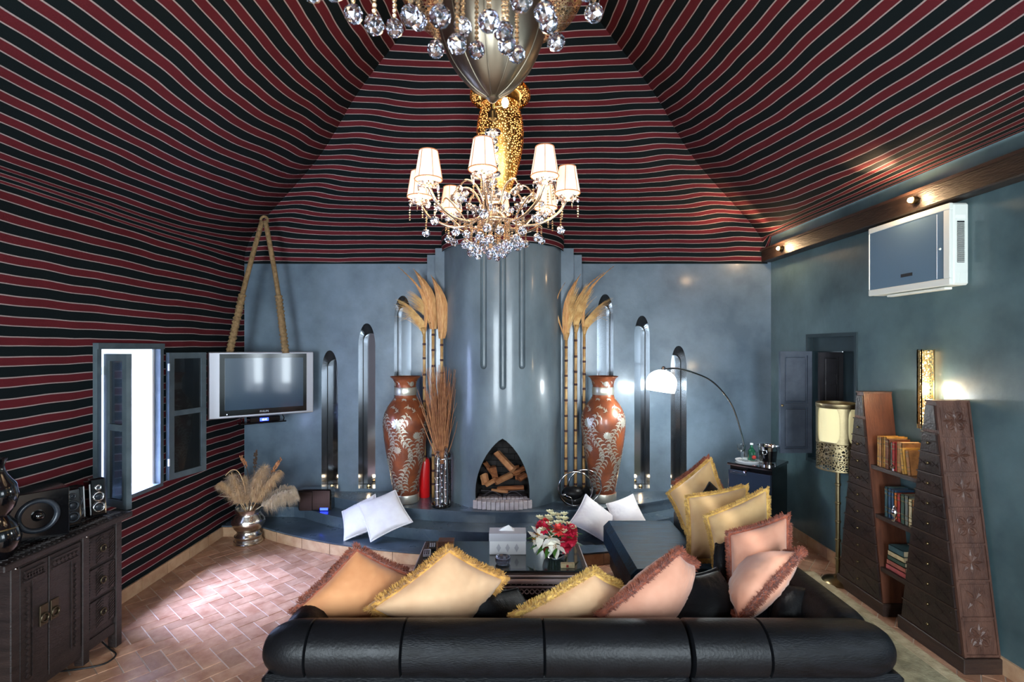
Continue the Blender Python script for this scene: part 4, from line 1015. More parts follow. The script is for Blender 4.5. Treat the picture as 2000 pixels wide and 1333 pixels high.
MB().lathe([(SR - .004, z0 + .23), (SR - .004, z1 - .04)], (lx_, ly_, 0), 48, close=False).build('shade_panel', 'panel_cream', fl, smooth=True, label='cream parchment shade panel')
for k in range(4):
    a = R(-107) + k * PI / 2
    st = MB()
    def f(u, v):
        w = .19 + .16 * abs(2 * v - 1) ** 5; t = a + (u - .5) * 2 * w; return (lx_ + (SR + .002) * math.cos(t), ly_ + (SR + .002) * math.sin(t), z0 + .225 + (z1 - z0 - .26) * v)
    st.grid(f, 6, 12); st.build('shade_strut', 'brass', fl, smooth=True)
# ------------------------------------------------------------------ bookcase: two drawer towers and shelves
bc = thing('bookcase', 'carved bookcase of two pyramid drawer towers joined by shelves at the right wall', 'bookcase', (2.78, 3.53, 0))
BX0, BX1, BH = 2.675, 2.885, 1.56
def tower(yc, carved):
    hb, ht = .235, .035; z0 = .09
    def yy(z, s): t = (z - z0) / (BH - z0); return yc + s * (hb + (ht - hb) * t)
    MB().bx((BX0 - .015, yc - hb - .02, 0), (BX1, yc + hb + .02, z0), .004).build('plinth', 'dark_wood', bc)
    body = MB(); poly = [(BX0, yy(z0, -1), z0), (BX0, yy(z0, 1), z0), (BX0, yy(BH, 1), BH), (BX0, yy(BH, -1), BH)]
    body.prism(poly, (BX1 - BX0, 0, 0)); body.build('carcass', 'tower_wood' if carved else 'red_wood', bc)
    MB().bx((BX0 - .006, yy(BH, -1) - .006, BH), (BX1, yy(BH, 1) + .006, BH + .012)).build('cap', 'tower_wood', bc)
    nd = 10
    for i in range(nd):
        a = z0 + .012 + (BH - z0 - .2) * i / nd; b = a + (BH - z0 - .2) / nd - .012
        g_ = .012
        q = [(BX0 - .001, yy(a, -1) + g_, a), (BX0 - .001, yy(a, 1) - g_, a), (BX0 - .001, yy(b, 1) - g_, b), (BX0 - .001, yy(b, -1) + g_, b)]
        dr = MB().prism(q, (-.012, 0, 0)).build('drawer', 'carved_wood', bc)
        MB().bx((BX0 - .018, yy(b, -1) + .006, b + .001), (BX0 + .004, yy(b, 1) - .006, b + .009)).build('drawer_rail', 'dark_wood', bc)
        w = yy(a, 1) - yy(a, -1); cz = (a + b) / 2
        MB().ball((BX0 - .02, yc, cz), .009, 8).build('knob', 'dark_brass', dr, smooth=True)
        cv = MB()
        for s in (-1, 1):
            if w > .16:
                for d_ in (-1, 1): cv.box((BX0 - .014, yc + s * w * .25, cz), (.006, w * .3, .006), Matrix.Rotation(R(28 * d_), 3, 'X'))
        if cv.v: stuff(cv.build('carving', 'carved_wood', dr))
    q = [(BX0 - .001, yy(BH - .17, -1) + .01, BH - .17), (BX0 - .001, yy(BH - .17, 1) - .01, BH - .17), (BX0 - .001, yy(BH - .02, 1) - .006, BH - .02), (BX0 - .001, yy(BH - .02, -1) + .006, BH - .02)]
    MB().prism(q, (-.008, 0, 0)).build('top_panel', 'carved_wood', bc)
    if carved:  # seven carved squares on the sloping side that faces the camera
        d = Vector((0, yy(BH, -1) - yy(z0, -1), BH - z0)); L = d.length; d.normalize(); nn = Vector((0, -d.z, d.y)); ex = Vector((1, 0, 0)); o0 = Vector((BX0, yy(z0, -1), z0))
        W = BX1 - BX0; M3 = Matrix((ex, d, nn)).transposed()
        def at(u, v, h=0): return o0 + ex * (u * W) + d * v + nn * h
        n_ = 7
        for i in range(n_):
            v0 = .01 + (L - .02) * i / n_; v1 = .01 + (L - .02) * (i + 1) / n_; vc = (v0 + v1) / 2; hh = (v1 - v0) / 2
            pn = MB()
            pn.box(at(.5, vc), (W * .78, (v1 - v0) * .8, .006), M3); p_ = pn.build('carved_panel', 'tower_wood', bc)
            c2 = MB(); kind = i % 2
            if i == 5: kind = 0
            for k in range(8 if kind == 0 else 4):
                t = k * (PI / 4 if kind == 0 else PI / 2) + (0 if kind == 0 else PI / 4); Ls = W * .36; 
                R2 = M3 @ Matrix.Rotation(t, 3, 'Z')
                cc = at(.5, vc, .004) + R2 @ Vector((Ls * .52, 0, 0))
                vs = [cc + R2 @ Vector(q_) for q_ in ((-Ls * .48, 0, .001), (0, -.011, .0005), (Ls * .48, 0, .001), (0, .011, .0005), (0, 0, .009))]
                c2.add(vs, [(0, 1, 4), (1, 2, 4), (2, 3, 4), (3, 0, 4)])
            if i % 3 == 0:
                for k in range(4): c2.torus(at(.5, vc, .004) + M3 @ Vector((math.cos(k * PI / 2 + PI / 4) * W * .2, math.sin(k * PI / 2 + PI / 4) * W * .2, 0)), W * .12, .003, M3, 14, 4)
            stuff(c2.build('carving', 'tower_wood', p_))
            MB().box(at(.5, v0), (W, .012, .014), M3).build('side_rail', 'tower_wood', bc)
        for u in (.025, .975): MB().box(at(u, L / 2), (.012, L, .014), M3).build('side_stile', 'tower_wood', bc)
    return yy
yl = tower(3.865, False); yr = tower(3.225, True)
SHELF = (1.045, .70, .335)
for z in SHELF: MB().bx((BX0 + .004, yr(z, 1) - .01, z - .028), (BX1, yl(z, -1) + .01, z)).build('shelf', 'dark_wood', bc)
def book(lab, c, size, m, rot=None, lying=False):
    """upright: size = (depth x, thickness y, height z), spine towards -x"""
    b = thing('book', lab, 'book', c); sx, sy, sz = size; rm = rot or Matrix.Identity(3); C0 = Vector(c)
    def w(mb): mb.v = [C0 + rm @ q for q in mb.v]; return mb
    if not lying:
        cv = MB(); cv.bx((-sx / 2, -sy / 2, 0), (-sx / 2 + .004, sy / 2, sz)); cv.bx((-sx / 2, -sy / 2, 0), (sx / 2, -sy / 2 + .003, sz)); cv.bx((-sx / 2, sy / 2 - .003, 0), (sx / 2, sy / 2, sz))
        w(cv).build('cover', m, b); w(MB().bx((-sx / 2 + .004, -sy / 2 + .003, .003), (sx / 2 - .004, sy / 2 - .003, sz - .004))).build('pages', 'page', b)
        sp = MB()
        for q in (.15, .3, .75, .9): sp.bx((-sx / 2 - .002, -sy / 2 + .001, sz * q), (-sx / 2, sy / 2 - .001, sz * q + .006))
        w(sp).build('spine_bands', 'brass', b)
    else:
        cv = MB(); cv.bx((-sx / 2, -sy / 2, 0), (-sx / 2 + .004, sy / 2, sz)); cv.bx((-sx / 2, -sy / 2, 0), (sx / 2, sy / 2, .003)); cv.bx((-sx / 2, -sy / 2, sz - .003), (sx / 2, sy / 2, sz))
        w(cv).build('cover', m, b); w(MB().bx((-sx / 2 + .004, -sy / 2 + .003, .003), (sx / 2 - .004, sy / 2 - .003, sz - .003))).build('pages', 'page', b)
y = yl(1.045, -1) - .035; z = 1.045 + .001
for k, (m, t, h, lean, lab) in enumerate((('book_gold', .03, .215, 0, 'gold book first from the far end of the top shelf'), ('book_tan', .026, .215, 0, 'tan book second from the far end of the top shelf'), ('book_gold', .03, .22, 0, 'taller gold book third from the far end of the top shelf'),
      ('book_brown', .034, .21, 0, 'brown book in the middle of the top shelf'), ('book_grey', .026, .19, 0, 'grey marbled book beside the brown one on the top shelf'), ('book_red', .028, .2, 0, 'red spined book on the top shelf'), ('book_tan', .045, .205, 0, 'thick tan book right of the red one on the top shelf'), ('book_gold', .022, .175, .12, 'thin gold book leaning at the near end of the top shelf'), ('book_tan', .03, .165, .14, 'small tan book leaning last at the near end of the top shelf'))):
    y -= t / 2 + .002 + (.012 if lean else 0); book(lab, (2.775 - .01 * (k % 2), y, z), (.15, t, h), m, Matrix.Rotation(-lean, 3, 'X') if lean else None); y -= t / 2
y = yl(.70, -1) - .055; z = .701
for k, (m, t, h, lab) in enumerate((('book_teal', .03, .21, 'teal book first from the far end of the middle shelf'), ('book_blue', .028, .205, 'blue book second on the middle shelf'), ('book_blue', .026, .205, 'darker blue book third on the middle shelf'), ('book_orange', .024, .19, 'orange book on the middle shelf'), ('book_red', .03, .195, 'bright red book on the middle shelf'),
      ('book_green', .034, .2, 'green book right of the red one on the middle shelf'), ('book_grey', .03, .2, 'grey book near the silver vessel on the middle shelf'), ('book_cream', .03, .185, 'cream book near the right tower on the middle shelf'), ('book_tan', .03, .185, 'tan patterned book last on the middle shelf'))):
    y -= t / 2 + .002; book(lab, (2.775, y, z), (.14, t, h), m); y -= t / 2
z = .336; ymid = (yl(.4, -1) + yr(.4, 1)) / 2 - .0
for k, (m, t, L, lab) in enumerate((('book_pink', .036, .185, 'pink book at the bottom of the stack on the lowest shelf'), ('book_rose', .034, .17, 'rose book second from bottom of the stack on the lowest shelf'), ('book_green', .03, .155, 'dull green book in the middle of the stack'), ('book_cream', .034, .145, 'cream book second from top of the stack'), ('book_teal', .042, .135, 'dark teal book on top of the stack on the lowest shelf'))):
    book(lab, (2.78, ymid, z), (.16, L, t), m, None, True); z += t + .001
for lab, zz, h, yq in (('small silver cup standing before the books on the top shelf', 1.0455, .05, 3.56), ('silver footed vessel with lid on the middle shelf', .7005, .115, 3.545)):
    v = thing('silver_vessel', lab, 'vessel', (2.692, yq, zz)); s = h / .115
    MB().lathe([(.018 * s ** .4, 0), (.02 * s ** .4, .006 * s), (.006, .014 * s), (.006, .026 * s), (.02, .045 * s), (.022, .065 * s), (.012, .085 * s)], (2.692, yq, zz), 16).build('cup', 'chrome', v, smooth=50)
    MB().lathe([(.013, .085 * s), (.008, .1 * s), (.003, .108 * s), (.005, .113 * s), (0, .118 * s)], (2.692, yq, zz), 12).build('lid', 'chrome', v, smooth=50)
# wall sconce
sy, sz0, sz1 = 3.50, 1.375, 1.885
sn = thing('wall_sconce', 'lit pierced brass wall sconce above the bookcase', 'wall light', (XR - .02, sy, sz0))
for k, (a, b) in enumerate((((XR - .002, sy + .065), (XR - .05, sy + .045)), ((XR - .05, sy + .045), (XR - .075, sy - .02)), ((XR - .075, sy - .02), (XR - .03, sy - .07)))):
    m = MB(); dz = (0, -.03, .0)[k]
    m.add([(a[0], a[1], sz0 + dz), (b[0], b[1], sz0 + dz), (b[0], b[1], sz1), (a[0], a[1], sz1)], [(0, 1, 2, 3)]); m.build('pierced_panel', 'pierced_sconce', sn)
    e_ = MB()
    for p_ in (a, b): e_.bx((p_[0] - .003, p_[1] - .003, sz0 + dz), (p_[0] + .003, p_[1] + .003, sz1 + .004))
    e_.build('edge_strip', 'brass', sn)
MB().cyl((XR - .036, sy, 1.38), (XR - .036, sy, 1.875), .024, 14).build('added_glow_liner', 'added_glow_bright', sn, smooth=True)  # glowing tube added to brighten the sconce from inside
lamp('POINT', 'sconce_light', (XR - .10, sy - .04, 1.62), 5, (1, .78, .48), shadow_soft_size=.05)
lamp('POINT', 'sconce_light', (XR - .04, sy - .005, 1.72), 1.6, (1, .8, .5), shadow_soft_size=.02)

# ------------------------------------------------------------------ air conditioner
ac = thing('air_conditioner', 'white wall air conditioner with blue front panel under the beam', 'air conditioner', (2.84, 3.56, 2.30))
AX = 2.775; a0, a1, b0, b1 = 3.2, 3.92, 2.295, 2.81
MB().bx((AX + .02, a0, b0), (XR - .001, a1, b1), .012).build('housing', 'ac_white', ac)
fm = MB()
for a, b in (((a0, b0), (a1, b0 + .045)), ((a0, b1 - .04), (a1, b1)), ((a0, b0 + .045), (a0 + .05, b1 - .04)), ((a1 - .012, b0 + .045), (a1, b1 - .04))): fm.bx((AX, a[0], a[1]), (AX + .022, b[0], b[1]), .004)
fm.build('front_frame', 'ac_white', ac)
MB().bx((AX + .004, a0 + .05, b0 + .045), (AX + .02, a1 - .012, b1 - .04)).build('front_panel', 'ac_blue', ac, label='blue front panel')
MB().bx((AX + .001, 3.50, b0 + .10), (AX + .005, 3.60, b0 + .122)).build('name_plate', 'ac_dark', ac, label='dark name plate')
MB().ball((AX + .003, a0 + .075, (b0 + b1) / 2 - .02), .008, 8).build('catch', 'ac_white', ac)
MB().bx((AX + .002, a0 + .098, b0 + .05), (AX + .005, a0 + .102, b1 - .05)).build('panel_edge', 'white_paint', ac)
MB().bx((AX + .045, a0 - .002, b0 + .14), (AX + .09, a0 + .004, b1 - .115)).build('side_grille', 'ac_dark', ac)
for i in range(20): z = b0 + .148 + i * .0125; MB().box((AX + .0675, a0 - .004, z), (.045, .006, .004), Matrix.Rotation(R(25), 3, 'X')).build('slat', 'ac_white', ac)
MB().bx((AX + .038, a0 - .002, b1 - .10), (AX + .098, a0, b1 - .078)).build('label_plate', 'paper_white', ac); MB().bx((AX + .06, a0 - .002, b0 + .02), (AX + .10, a0, b0 + .075), .001).build('hatch', 'ac_white', ac)
MB().bx((AX + .02, a0 + .06, b0 - .022), (AX + .07, a1 - .16, b0 - .006), .004).build('air_flap', 'ac_white', ac)
# ------------------------------------------------------------------ television
TA, TB = Vector((-2.79, 4.80, 0)), Vector((-2.03, 5.40, 0)); td = (TB - TA).normalized(); TWd = (TB - TA).length
tv = thing('television', 'silver flat television hung across the left back corner', 'television', ((TA + TB) / 2) + Vector((0, 0, 1.225)), math.atan2(td.y, td.x)); hw = TWd / 2; H = .635
MB().bx((-hw, -.01, 0), (hw, .07, H), .008).build('housing', 'tv_silver', tv, local=True)
MB().bx((-hw + .09, -.016, .022), (hw - .075, -.008, H - .018)).build('bezel', 'tv_black', tv, local=True)
MB().bx((-hw + .135, -.019, .075), (hw - .11, -.014, H - .06)).build('screen', 'tv_screen', tv, local=True)
MB().bx((-hw + .15, -.018, .035), (-hw + .156, -.015, .041)).build('power_light', 'led_white', tv, local=True)
tx_ = bpy.data.curves.new('brand_text', 'FONT'); tx_.body = 'PHILIPS'; tx_.size = .026; tx_.align_x = 'CENTER'; tx_.extrude = .0008
to = bpy.data.objects.new('brand_text', tx_); COL.objects.link(to); bpy.context.view_layer.update()
tm = bpy.data.meshes.new_from_object(to.evaluated_get(bpy.context.evaluated_depsgraph_get())); bpy.data.objects.remove(to); tm.materials.clear(); tm.materials.append(MATS['tv_silver'])
inst(tm, 'brand_lettering', tv, (0, -.0175, .038), (R(90), 0, 0))
bk = thing('media_shelf', 'black shelf hung under the television on thin brackets', 'shelf', tv.location + Vector((0, 0, -.1)), tv.rotation_euler[2])
MB().bx((-.21, .02, .02), (.22, .2, .032), .003).build('shelf_board', 'black_gloss', bk, local=True)
for x in (-.19, .2): MB().tube([(x, .06, .032), (x, .03, .06), (x - .02, .03, .1)], .005, 6).build('bracket', 'chrome', bk, local=True)
stb = thing('set_top_box', 'black set top box with blue display on the shelf under the television', 'set-top box', tv.location + Vector((0, 0, -.066)), tv.rotation_euler[2])
MB().bx((-.12, .03, 0), (.16, .18, .048), .004).build('case', 'black_gloss', stb, local=True); MB().bx((-.03, .027, .01), (.05, .031, .04)).build('display', 'led_blue', stb, local=True)
dd = MB()
for x in (-.008, .004, .022): dd.bx((x, .025, .018), (x + .008, .0275, .032))
dd.build('display_digits', 'led_white', stb, local=True)
# rope sling
apx = P(516, 432, 5.2)
rs = thing('rope_sling', 'thick gathered rope sling holding the television from the tent corner', 'rope', apx)
for s, px in ((0, 448), (1, 558)):
    ee = P(px, 690, 5.0 + .18 * s); st = apx + Vector(((.012 if s else -.02), 0, 0))
    pts = [st.lerp(ee, i / 20) + Vector((-.02 * math.sin(PI * i / 20) * (1 - 2 * s), 0, -.02 * math.sin(PI * i / 20))) for i in range(21)]
    MB().tube(pts, .024, 10).build('strand', 'rope', rs, smooth=True)
    MB().tube([pts[11].lerp(pts[-1], i / 50) + Vector((.006 * nz((i * .9, s, 1)), 0, 0)) for i in range(51)], lambda t: (.034 + .006 * math.sin(t * 95)) + .005 * nz((t * 30, 2, s)), 12).build('gathered_wrap', 'rope', rs, smooth=True)
MB().torus(apx + Vector((0, 0, .01)), .035, .014, Matrix.Rotation(R(90), 3, 'X'), 18).build('knot', 'rope', rs, smooth=True)

# ------------------------------------------------------------------ left window
w1 = struct(MB().bx((XL - .3, WY0 - .03, WZ0 - .03), (XL + .03, WY1 + .03, WZ0)).build('window_2', 'frame_paint'))
MB().bx((XL - .02, WY0 - .035, WZ0), (XL + .03, WY0 + .005, WZ1)).build('window_jamb', 'frame_paint', w1); MB().bx((XL - .02, WY1 - .005, WZ0), (XL + .03, WY1 + .035, WZ1)).build('window_jamb', 'frame_paint', w1)
MB().bx((XL - .02, WY0 - .035, WZ1), (XL + .04, WY1 + .035, WZ1 + .045)).build('window_head', 'frame_paint', w1)
MB().bx((XL - .28, WY1 - .03, WZ0), (XL - .02, WY1 - .004, WZ1)).build('window_reveal', 'white_paint', w1)
def casement(lab, hinge, dirv_, w, z0, z1, m='frame_paint'):
    s = thing('window_casement', lab, 'window', (hinge[0], hinge[1], z0), math.atan2(dirv_[1], dirv_[0])); t = .034; st = .05; zm = (z0 + z1) / 2 - z0 + .02; h = z1 - z0
    f = MB(); f.bx((0, -t / 2, 0), (st, t / 2, h)); f.bx((w - st, -t / 2, 0), (w, t / 2, h))
    for a, b in ((0, st), (zm - .022, zm + .022), (h - st, h)): f.bx((st, -t / 2, a), (w - st, t / 2, b))
    f.build('sash', m, s, local=True)
    for a, b in ((st, zm - .022), (zm + .022, h - st)): MB().bx((st, -.004, a), (w - st, .004, b)).build('pane', 'pane_glass', s, local=True)
    for z in (.12, h - .15): MB().cyl((-.004, -t / 2, z), (-.004, -t / 2, z + .06), .008, 8).build('hinge', 'white_paint', s, local=True)
    return s
casement('glazed grey casement folded open against the striped left wall', (XL + .055, WY1 + .045), (.09, .36), .38, .80, 1.86)
casement('grey casement opened into the room at the near side of the left window', (XL + .05, WY0 + .02), (.9, -.42), .27, .80, 1.86)

# ------------------------------------------------------------------ left cabinet
CXF, CY0, CY1, CZ = -2.47, 2.55, 3.29, .83
cb = thing('sideboard', 'dark carved wooden sideboard under the striped left wall', 'sideboard', (-2.66, 2.92, 0))
MB().bx((XL + .03, CY0, .16), (CXF - .012, CY1, .80)).build('body', 'cabinet_wood', cb)
MB().bx((XL + .02, CY0 - .06, .80), (CXF + .03, CY1 + .06, .835), .005).build('top', 'cabinet_wood', cb)
hr = MB()
for i in range(28):
    y = CY0 - .05 + i * .03
    for j in range(9):
        x = XL + .05 + j * .042
        hr.box((x, y, .836), (.04, .008, .004), rz(R(35 if j % 2 else -35)))
stuff(hr.build('herringbone_carving', 'cabinet_wood', cb))
for y in (CY0, 2.985, CY1 - .05): MB().bx((CXF - .05, y, 0 if y != 2.985 else .04), (CXF + .004, y + .05, .80), .004).build('post', 'cabinet_wood', cb)
for y in (CY0, CY1 - .05): MB().bx((XL + .03, y, 0), (XL + .08, y + .05, .2)).build('leg', 'cabinet_wood', cb)
for k, (y0, y1) in enumerate(((CY0 + .055, 2.765), (2.77, 2.98))):
    dr = MB().bx((CXF - .02, y0, .13), (CXF - .002, y1, .775), .003).build('door', 'cabinet_wood', cb)
    cv = MB(); ys_, ye = (y0 + .02, y1 - .02)
    cv.bx((CXF - .002, ys_, .69), (CXF + .004, ye, .70)); cv.bx((CXF - .002, ys_, .74), (CXF + .004, ye, .75))
    yy_ = y0 + .03 if k == 0 else y1 - .05
    for i in range(16): cv.box((CXF + .001, yy_ + .012, .2 + i * .03), (.006, .018, .018), Matrix.Rotation(R(45), 3, 'X'))
    for i in range(7): cv.box((CXF + .001, ys_ + .01 + i * (ye - ys_ - .02) / 6, .72), (.006, .02, .02), Matrix.Rotation(R(45), 3, 'X'))
    cv.bx((CXF - .002, (y0 + .065 if k == 0 else y1 - .07), .19), (CXF + .003, (y0 + .07 if k == 0 else y1 - .065), .69))
    stuff(cv.build('carving', 'cabinet_wood', dr))
    yh = y1 - .03 if k == 0 else y0 + .03
    MB().bx((CXF - .002, yh - .025, .42), (CXF + .006, yh + .025, .53), .002).build('lock_plate', 'old_brass', dr); MB().torus((CXF + .01, yh, .46), .022, .005, Matrix.Rotation(R(90), 3, 'Y'), 16).build('ring_pull', 'old_brass', dr, smooth=True)
for i in range(3):
    z0 = .20 + i * .195; dr = MB().bx((CXF - .02, 3.04, z0), (CXF - .002, CY1 - .055, z0 + .175), .003).build('drawer', 'cabinet_wood', cb); cv = MB()
    for j in range(9):
        for q in range(4): cv.box((CXF - .001, 3.06 + q * .05, z0 + .02 + j * .017), (.005, .045, .006), Matrix.Rotation(R(28 if q % 2 else -28), 3, 'X'))
    stuff(cv.build('carving', 'cabinet_wood', dr)); MB().torus((CXF + .006, 3.137, z0 + .085), .02, .005, Matrix.Rotation(R(90), 3, 'Y'), 16).build('ring_pull', 'old_brass', dr, smooth=True)
MB().bx((CXF - .03, CY0, .10), (CXF - .004, CY1, .16)).build('bottom_rail', 'cabinet_wood', cb)
for y in (CY0 + .025, 3.01): MB().ball((CXF + .008, y, .79), .008, 8).build('stud', 'chrome', cb)
# cable on the floor
o = MB().tube(spline([(-2.6, 2.98, .015), (-2.42, 3.05, .008), (-2.4, 3.15, .008), (-2.5, 3.22, .012), (-2.62, 3.24, .1)], 6), .005, 6).build('power_cable', 'black_matt', None, smooth=True); tag(o, 'black cable looped on the floor under the sideboard', 'cable')
# speakers
sb = thing('subwoofer', 'black box subwoofer with round cone on the sideboard', 'speaker', (-2.655, 2.87, .842), R(54))
MB().bx((-.135, -.12, 0), (.135, .08, .27), .004).build('cabinet', 'black_gloss', sb, local=True)
c = (0, -.122, .14); RX = Matrix.Rotation(R(90), 3, 'X')
MB().torus(c, .082, .014, RX, 32).build('surround', 'speaker_cone', sb, smooth=True, local=True); MB().lathe([(.075, 0), (.04, -.03), (.035, -.02), (.0, .004)], c, 28, RX, close=False).build('cone', 'speaker_cone', sb, smooth=True, local=True)
MB().ball((0, -.125, .14), .03, 14).build('dust_cap', 'black_gloss', sb, smooth=True, local=True)
for k, (y, h, lab) in enumerate(((3.05, .22, 'black satellite speaker next to the subwoofer'), (3.14, .21, 'middle black satellite speaker with curved front on the sideboard'), (3.24, .235, 'black satellite speaker nearest the window on the sideboard'))):
    s = thing('satellite_speaker', lab, 'speaker', (-2.60 - .05 * (k == 1), y, .842), R(58))
    MB().box((0, 0, h / 2), (.085, .1, h), Matrix.Rotation(R(-6), 3, 'X'), .01).build('cabinet', 'black_gloss', s, local=True)
    for z, r in ((.06, .028), (.125, .026), (.18, .014)):
        MB().torus((0, -.052 + (z - h / 2) * .1, z), r, .006, Matrix.Rotation(R(84), 3, 'X'), 22).build('driver_ring', 'chrome' if k == 2 else 'speaker_cone', s, smooth=True, local=True); MB().ball((0, -.05 + (z - h / 2) * .1, z), r * .75, 12, (1, .4, 1)).build('driver_dome', 'speaker_cone', s, smooth=True, local=True)
    MB().bx((-.045, -.055, 0), (.045, .05, .012), .003).build('stand', 'black_gloss', s, local=True)
dv_ = thing('gourd_vase', 'dark glossy double gourd vase at the left end of the sideboard', 'vase', (-2.56, 2.575, .842))
MB().lathe([(.06, 0), (.085, .04), (.095, .1), (.075, .17), (.045, .21), (.07, .25), (.085, .31), (.075, .37), (.04, .42), (.028, .46), (.04, .5), (.034, .5), (.02, .45)], (-2.56, 2.575, .842), 28, close=False).build('body', 'black_gloss', dv_, smooth=60)
MB().lathe([(.07, .158), (.084, .152), (.08, .145)], (-2.56, 2.575, .842), 28, close=False).build('band', 'dark_brass', dv_, smooth=True)

# ------------------------------------------------------------------ pot with pampas, black box on step
pt = Vector((P(485, 0, 5.0).x, 5.0, 0))
po = thing('metal_urn', 'embossed silver metal urn on the floor by the steps at left', 'urn', pt)
MB().lathe([(.13, 0), (.135, .012), (.125, .03), (.115, .05), (.122, .075), (.105, .095), (.1, .12), (.13, .16), (.148, .2), (.14, .24), (.115, .275), (.11, .30), (.122, .335), (.116, .335), (.1, .3), (.09, .2)], pt, 40, close=False, fr=lambda t, z: 1 + (.035 * abs(math.sin(t * 5)) if .13 < z < .26 else 0)).build('body', 'pewter', po, smooth=40)
MB().torus(pt + Vector((0, 0, .075)), .121, .006).torus(pt + Vector((0, 0, .03)), .127, .005).build('ring', 'pewter', po, smooth=True)
rn = random.Random(21)
def plume(lab, tip, bend, n, L, m, droop, width=.05):
    b = pt + Vector((0, 0, .26)); tip = Vector(tip); th = thing('pampas_plume', lab, 'dried grass', b)
    mid = b.lerp(tip, .55) + Vector(bend); path = [b.lerp(mid, q) * (1 - q) + mid.lerp(tip, q) * q for q in [i / 14 for i in range(15)]]
    MB().tube(path, lambda t: .004 * (1 - .6 * t), 5).build('stem', m, th)
    f = MB(); L *= 1.35
    for i in range(n * 2):
        q = rn.uniform(.2, 1); k = q * 14; p = path[int(k)].lerp(path[min(14, int(k) + 1)], k % 1); d = (path[min(14, int(k) + 1)] - path[max(0, int(k) - 1)]).normalized()
        s = Vector((rn.gauss(0, 1), rn.gauss(0, 1), rn.gauss(0, .7))).normalized(); LL = L * rn.uniform(.5, 1.1) * math.sin(PI * min(1, .15 + .8 * q)) ** .5
        p1 = p + (d * .7 + s * .45).normalized() * LL * .55; p2 = p1 + (d * .4 + s * .4 + Vector((0, 0, -droop))).normalized() * LL * .5
        w = d.cross(s).normalized() * rn.uniform(.0016, .003)
        f.add([p - w, p + w, p1 + w * .8, p1 - w * .8, p2], [(0, 1, 2, 3), (3, 2, 4)])
    f.build('plume', m, th, fix=False)
plume('pale pampas plume drooping right out of the metal urn', P(568, 965, 4.95), (.10, 0, .14), 1500, .16, 'pampas_pale', 1.5)
plume('tan pampas plume leaning right above the drooping one', P(545, 925, 5.0), (.02, 0, .10), 900, .11, 'pampas', .9)
plume('tan pampas plume standing in the middle of the urn', P(515, 920, 5.0), (-.01, 0, .06), 1200, .13, 'pampas', .5)
plume('short tan pampas plume leaning left in the urn', P(455, 935, 4.95), (-.03, 0, .05), 900, .12, 'pampas', .4)
plume('tan pampas plume curling over to the left of the urn', P(432, 950, 4.95), (-.06, 0, .16), 1100, .10, 'pampas', .9)
plume('narrow tan pampas plume in the left middle of the urn', P(478, 938, 5.05), (0, 0, .03), 700, .1, 'pampas', .3)
for k, (lab, tip, bend) in enumerate((('dark dried stem with seed head pointing left above the urn', P(470, 892, 5.05), (.08, 0, .16)), ('dark dried stem leaning right with reddish seed head', P(548, 898, 5.05), (.0, 0, .05)), ('thin dark branching stem upright in the urn', P(500, 880, 5.1), (.02, 0, .05)), ('pale dried curl arching over the left side of the urn', P(440, 930, 4.9), (.06, 0, .42)))):
    b = pt + Vector((0, 0, .26)); th = thing('seed_branch', lab, 'dried stem', b); mid = b.lerp(tip, .5) + Vector(bend)
    path = [b.lerp(mid, q) * (1 - q) + mid.lerp(tip, q) * q for q in [i / 16 for i in range(17)]]
    MB().tube(path, .0035, 5).build('stalk', 'dry_stem' if k < 3 else 'pampas', th)
    if k < 3:
        f = MB()
        for i in range(46):
            q = rn.uniform(.72, 1); kk = q * 16; p = path[int(kk)].lerp(path[min(16, int(kk) + 1)], kk % 1); d = Vector((rn.gauss(0, 1), rn.gauss(0, 1), rn.gauss(0, 1))).normalized()
            f.ball(p + d * .014, .007, 5, (1, 1, 1.5))
        f.build('seed_head', 'twig' if k < 2 else 'dry_stem', th)
o = MB(); petal(o, P(452, 972, 4.92), Vector((-1, -.1, .12)), .13, .02, .1); o = o.build('dry_leaf', 'pampas', None, smooth=True, fix=False); tag(o, 'single pale dry leaf sticking out left over the urn rim', 'leaf')
rt = thing('router_box', 'black glossy router box with blue light on the left step', 'router', (P(616, 0, 5.3).x, 5.32, .22))
x = rt.location.x; MB().bx((x - .17, 5.27, .221), (x + .17, 5.40, .44), .012).build('case', 'black_gloss', rt); MB().bx((x + .06, 5.266, .228), (x + .14, 5.271, .252)).build('light_strip', 'led_blue', rt)
MB().bx((x - .15, 5.262, .225), (x - .02, 5.27, .42), .003).build('front_panel', 'black_gloss', rt)

# ------------------------------------------------------------------ crystal chandelier
def ico(r, sub=1, m='crystal', name='crystal_ball'):
    me = bpy.data.meshes.new(name); bm = bmesh.new(); bmesh.ops.create_icosphere(bm, subdivisions=sub, radius=r); bm.to_mesh(me); bm.free(); me.materials.append(MATS[m]); return me
ballm = ico(.026, 2); ballm2 = ico(.02, 2)
dm = MB(); dm.add([(0, 0, .0), (.008, 0, -.012), (0, .006, -.012), (-.008, 0, -.012), (0, -.006, -.012), (0, 0, -.045)], [(0, 1, 2), (0, 2, 3), (0, 3, 4), (0, 4, 1), (5, 2, 1), (5, 3, 2), (5, 4, 3), (5, 1, 4)])
dropm = dm.mesh('crystal_drop', 'crystal')
def strandm(L, r=.0075):
    m = MB(); n_ = max(2, int(L / (r * 2.1)))
    for i in range(n_): m.ball((0, 0, -L * (i + .5) / n_), r, 6)
    return m.mesh('bead_strand', 'crystal_gold', smooth=False)
ch = Vector((-.08, 3.1, 2.725))
cd = thing('chandelier', 'crystal chandelier with eight lit pleated shades above the coffee table', 'chandelier', ch)
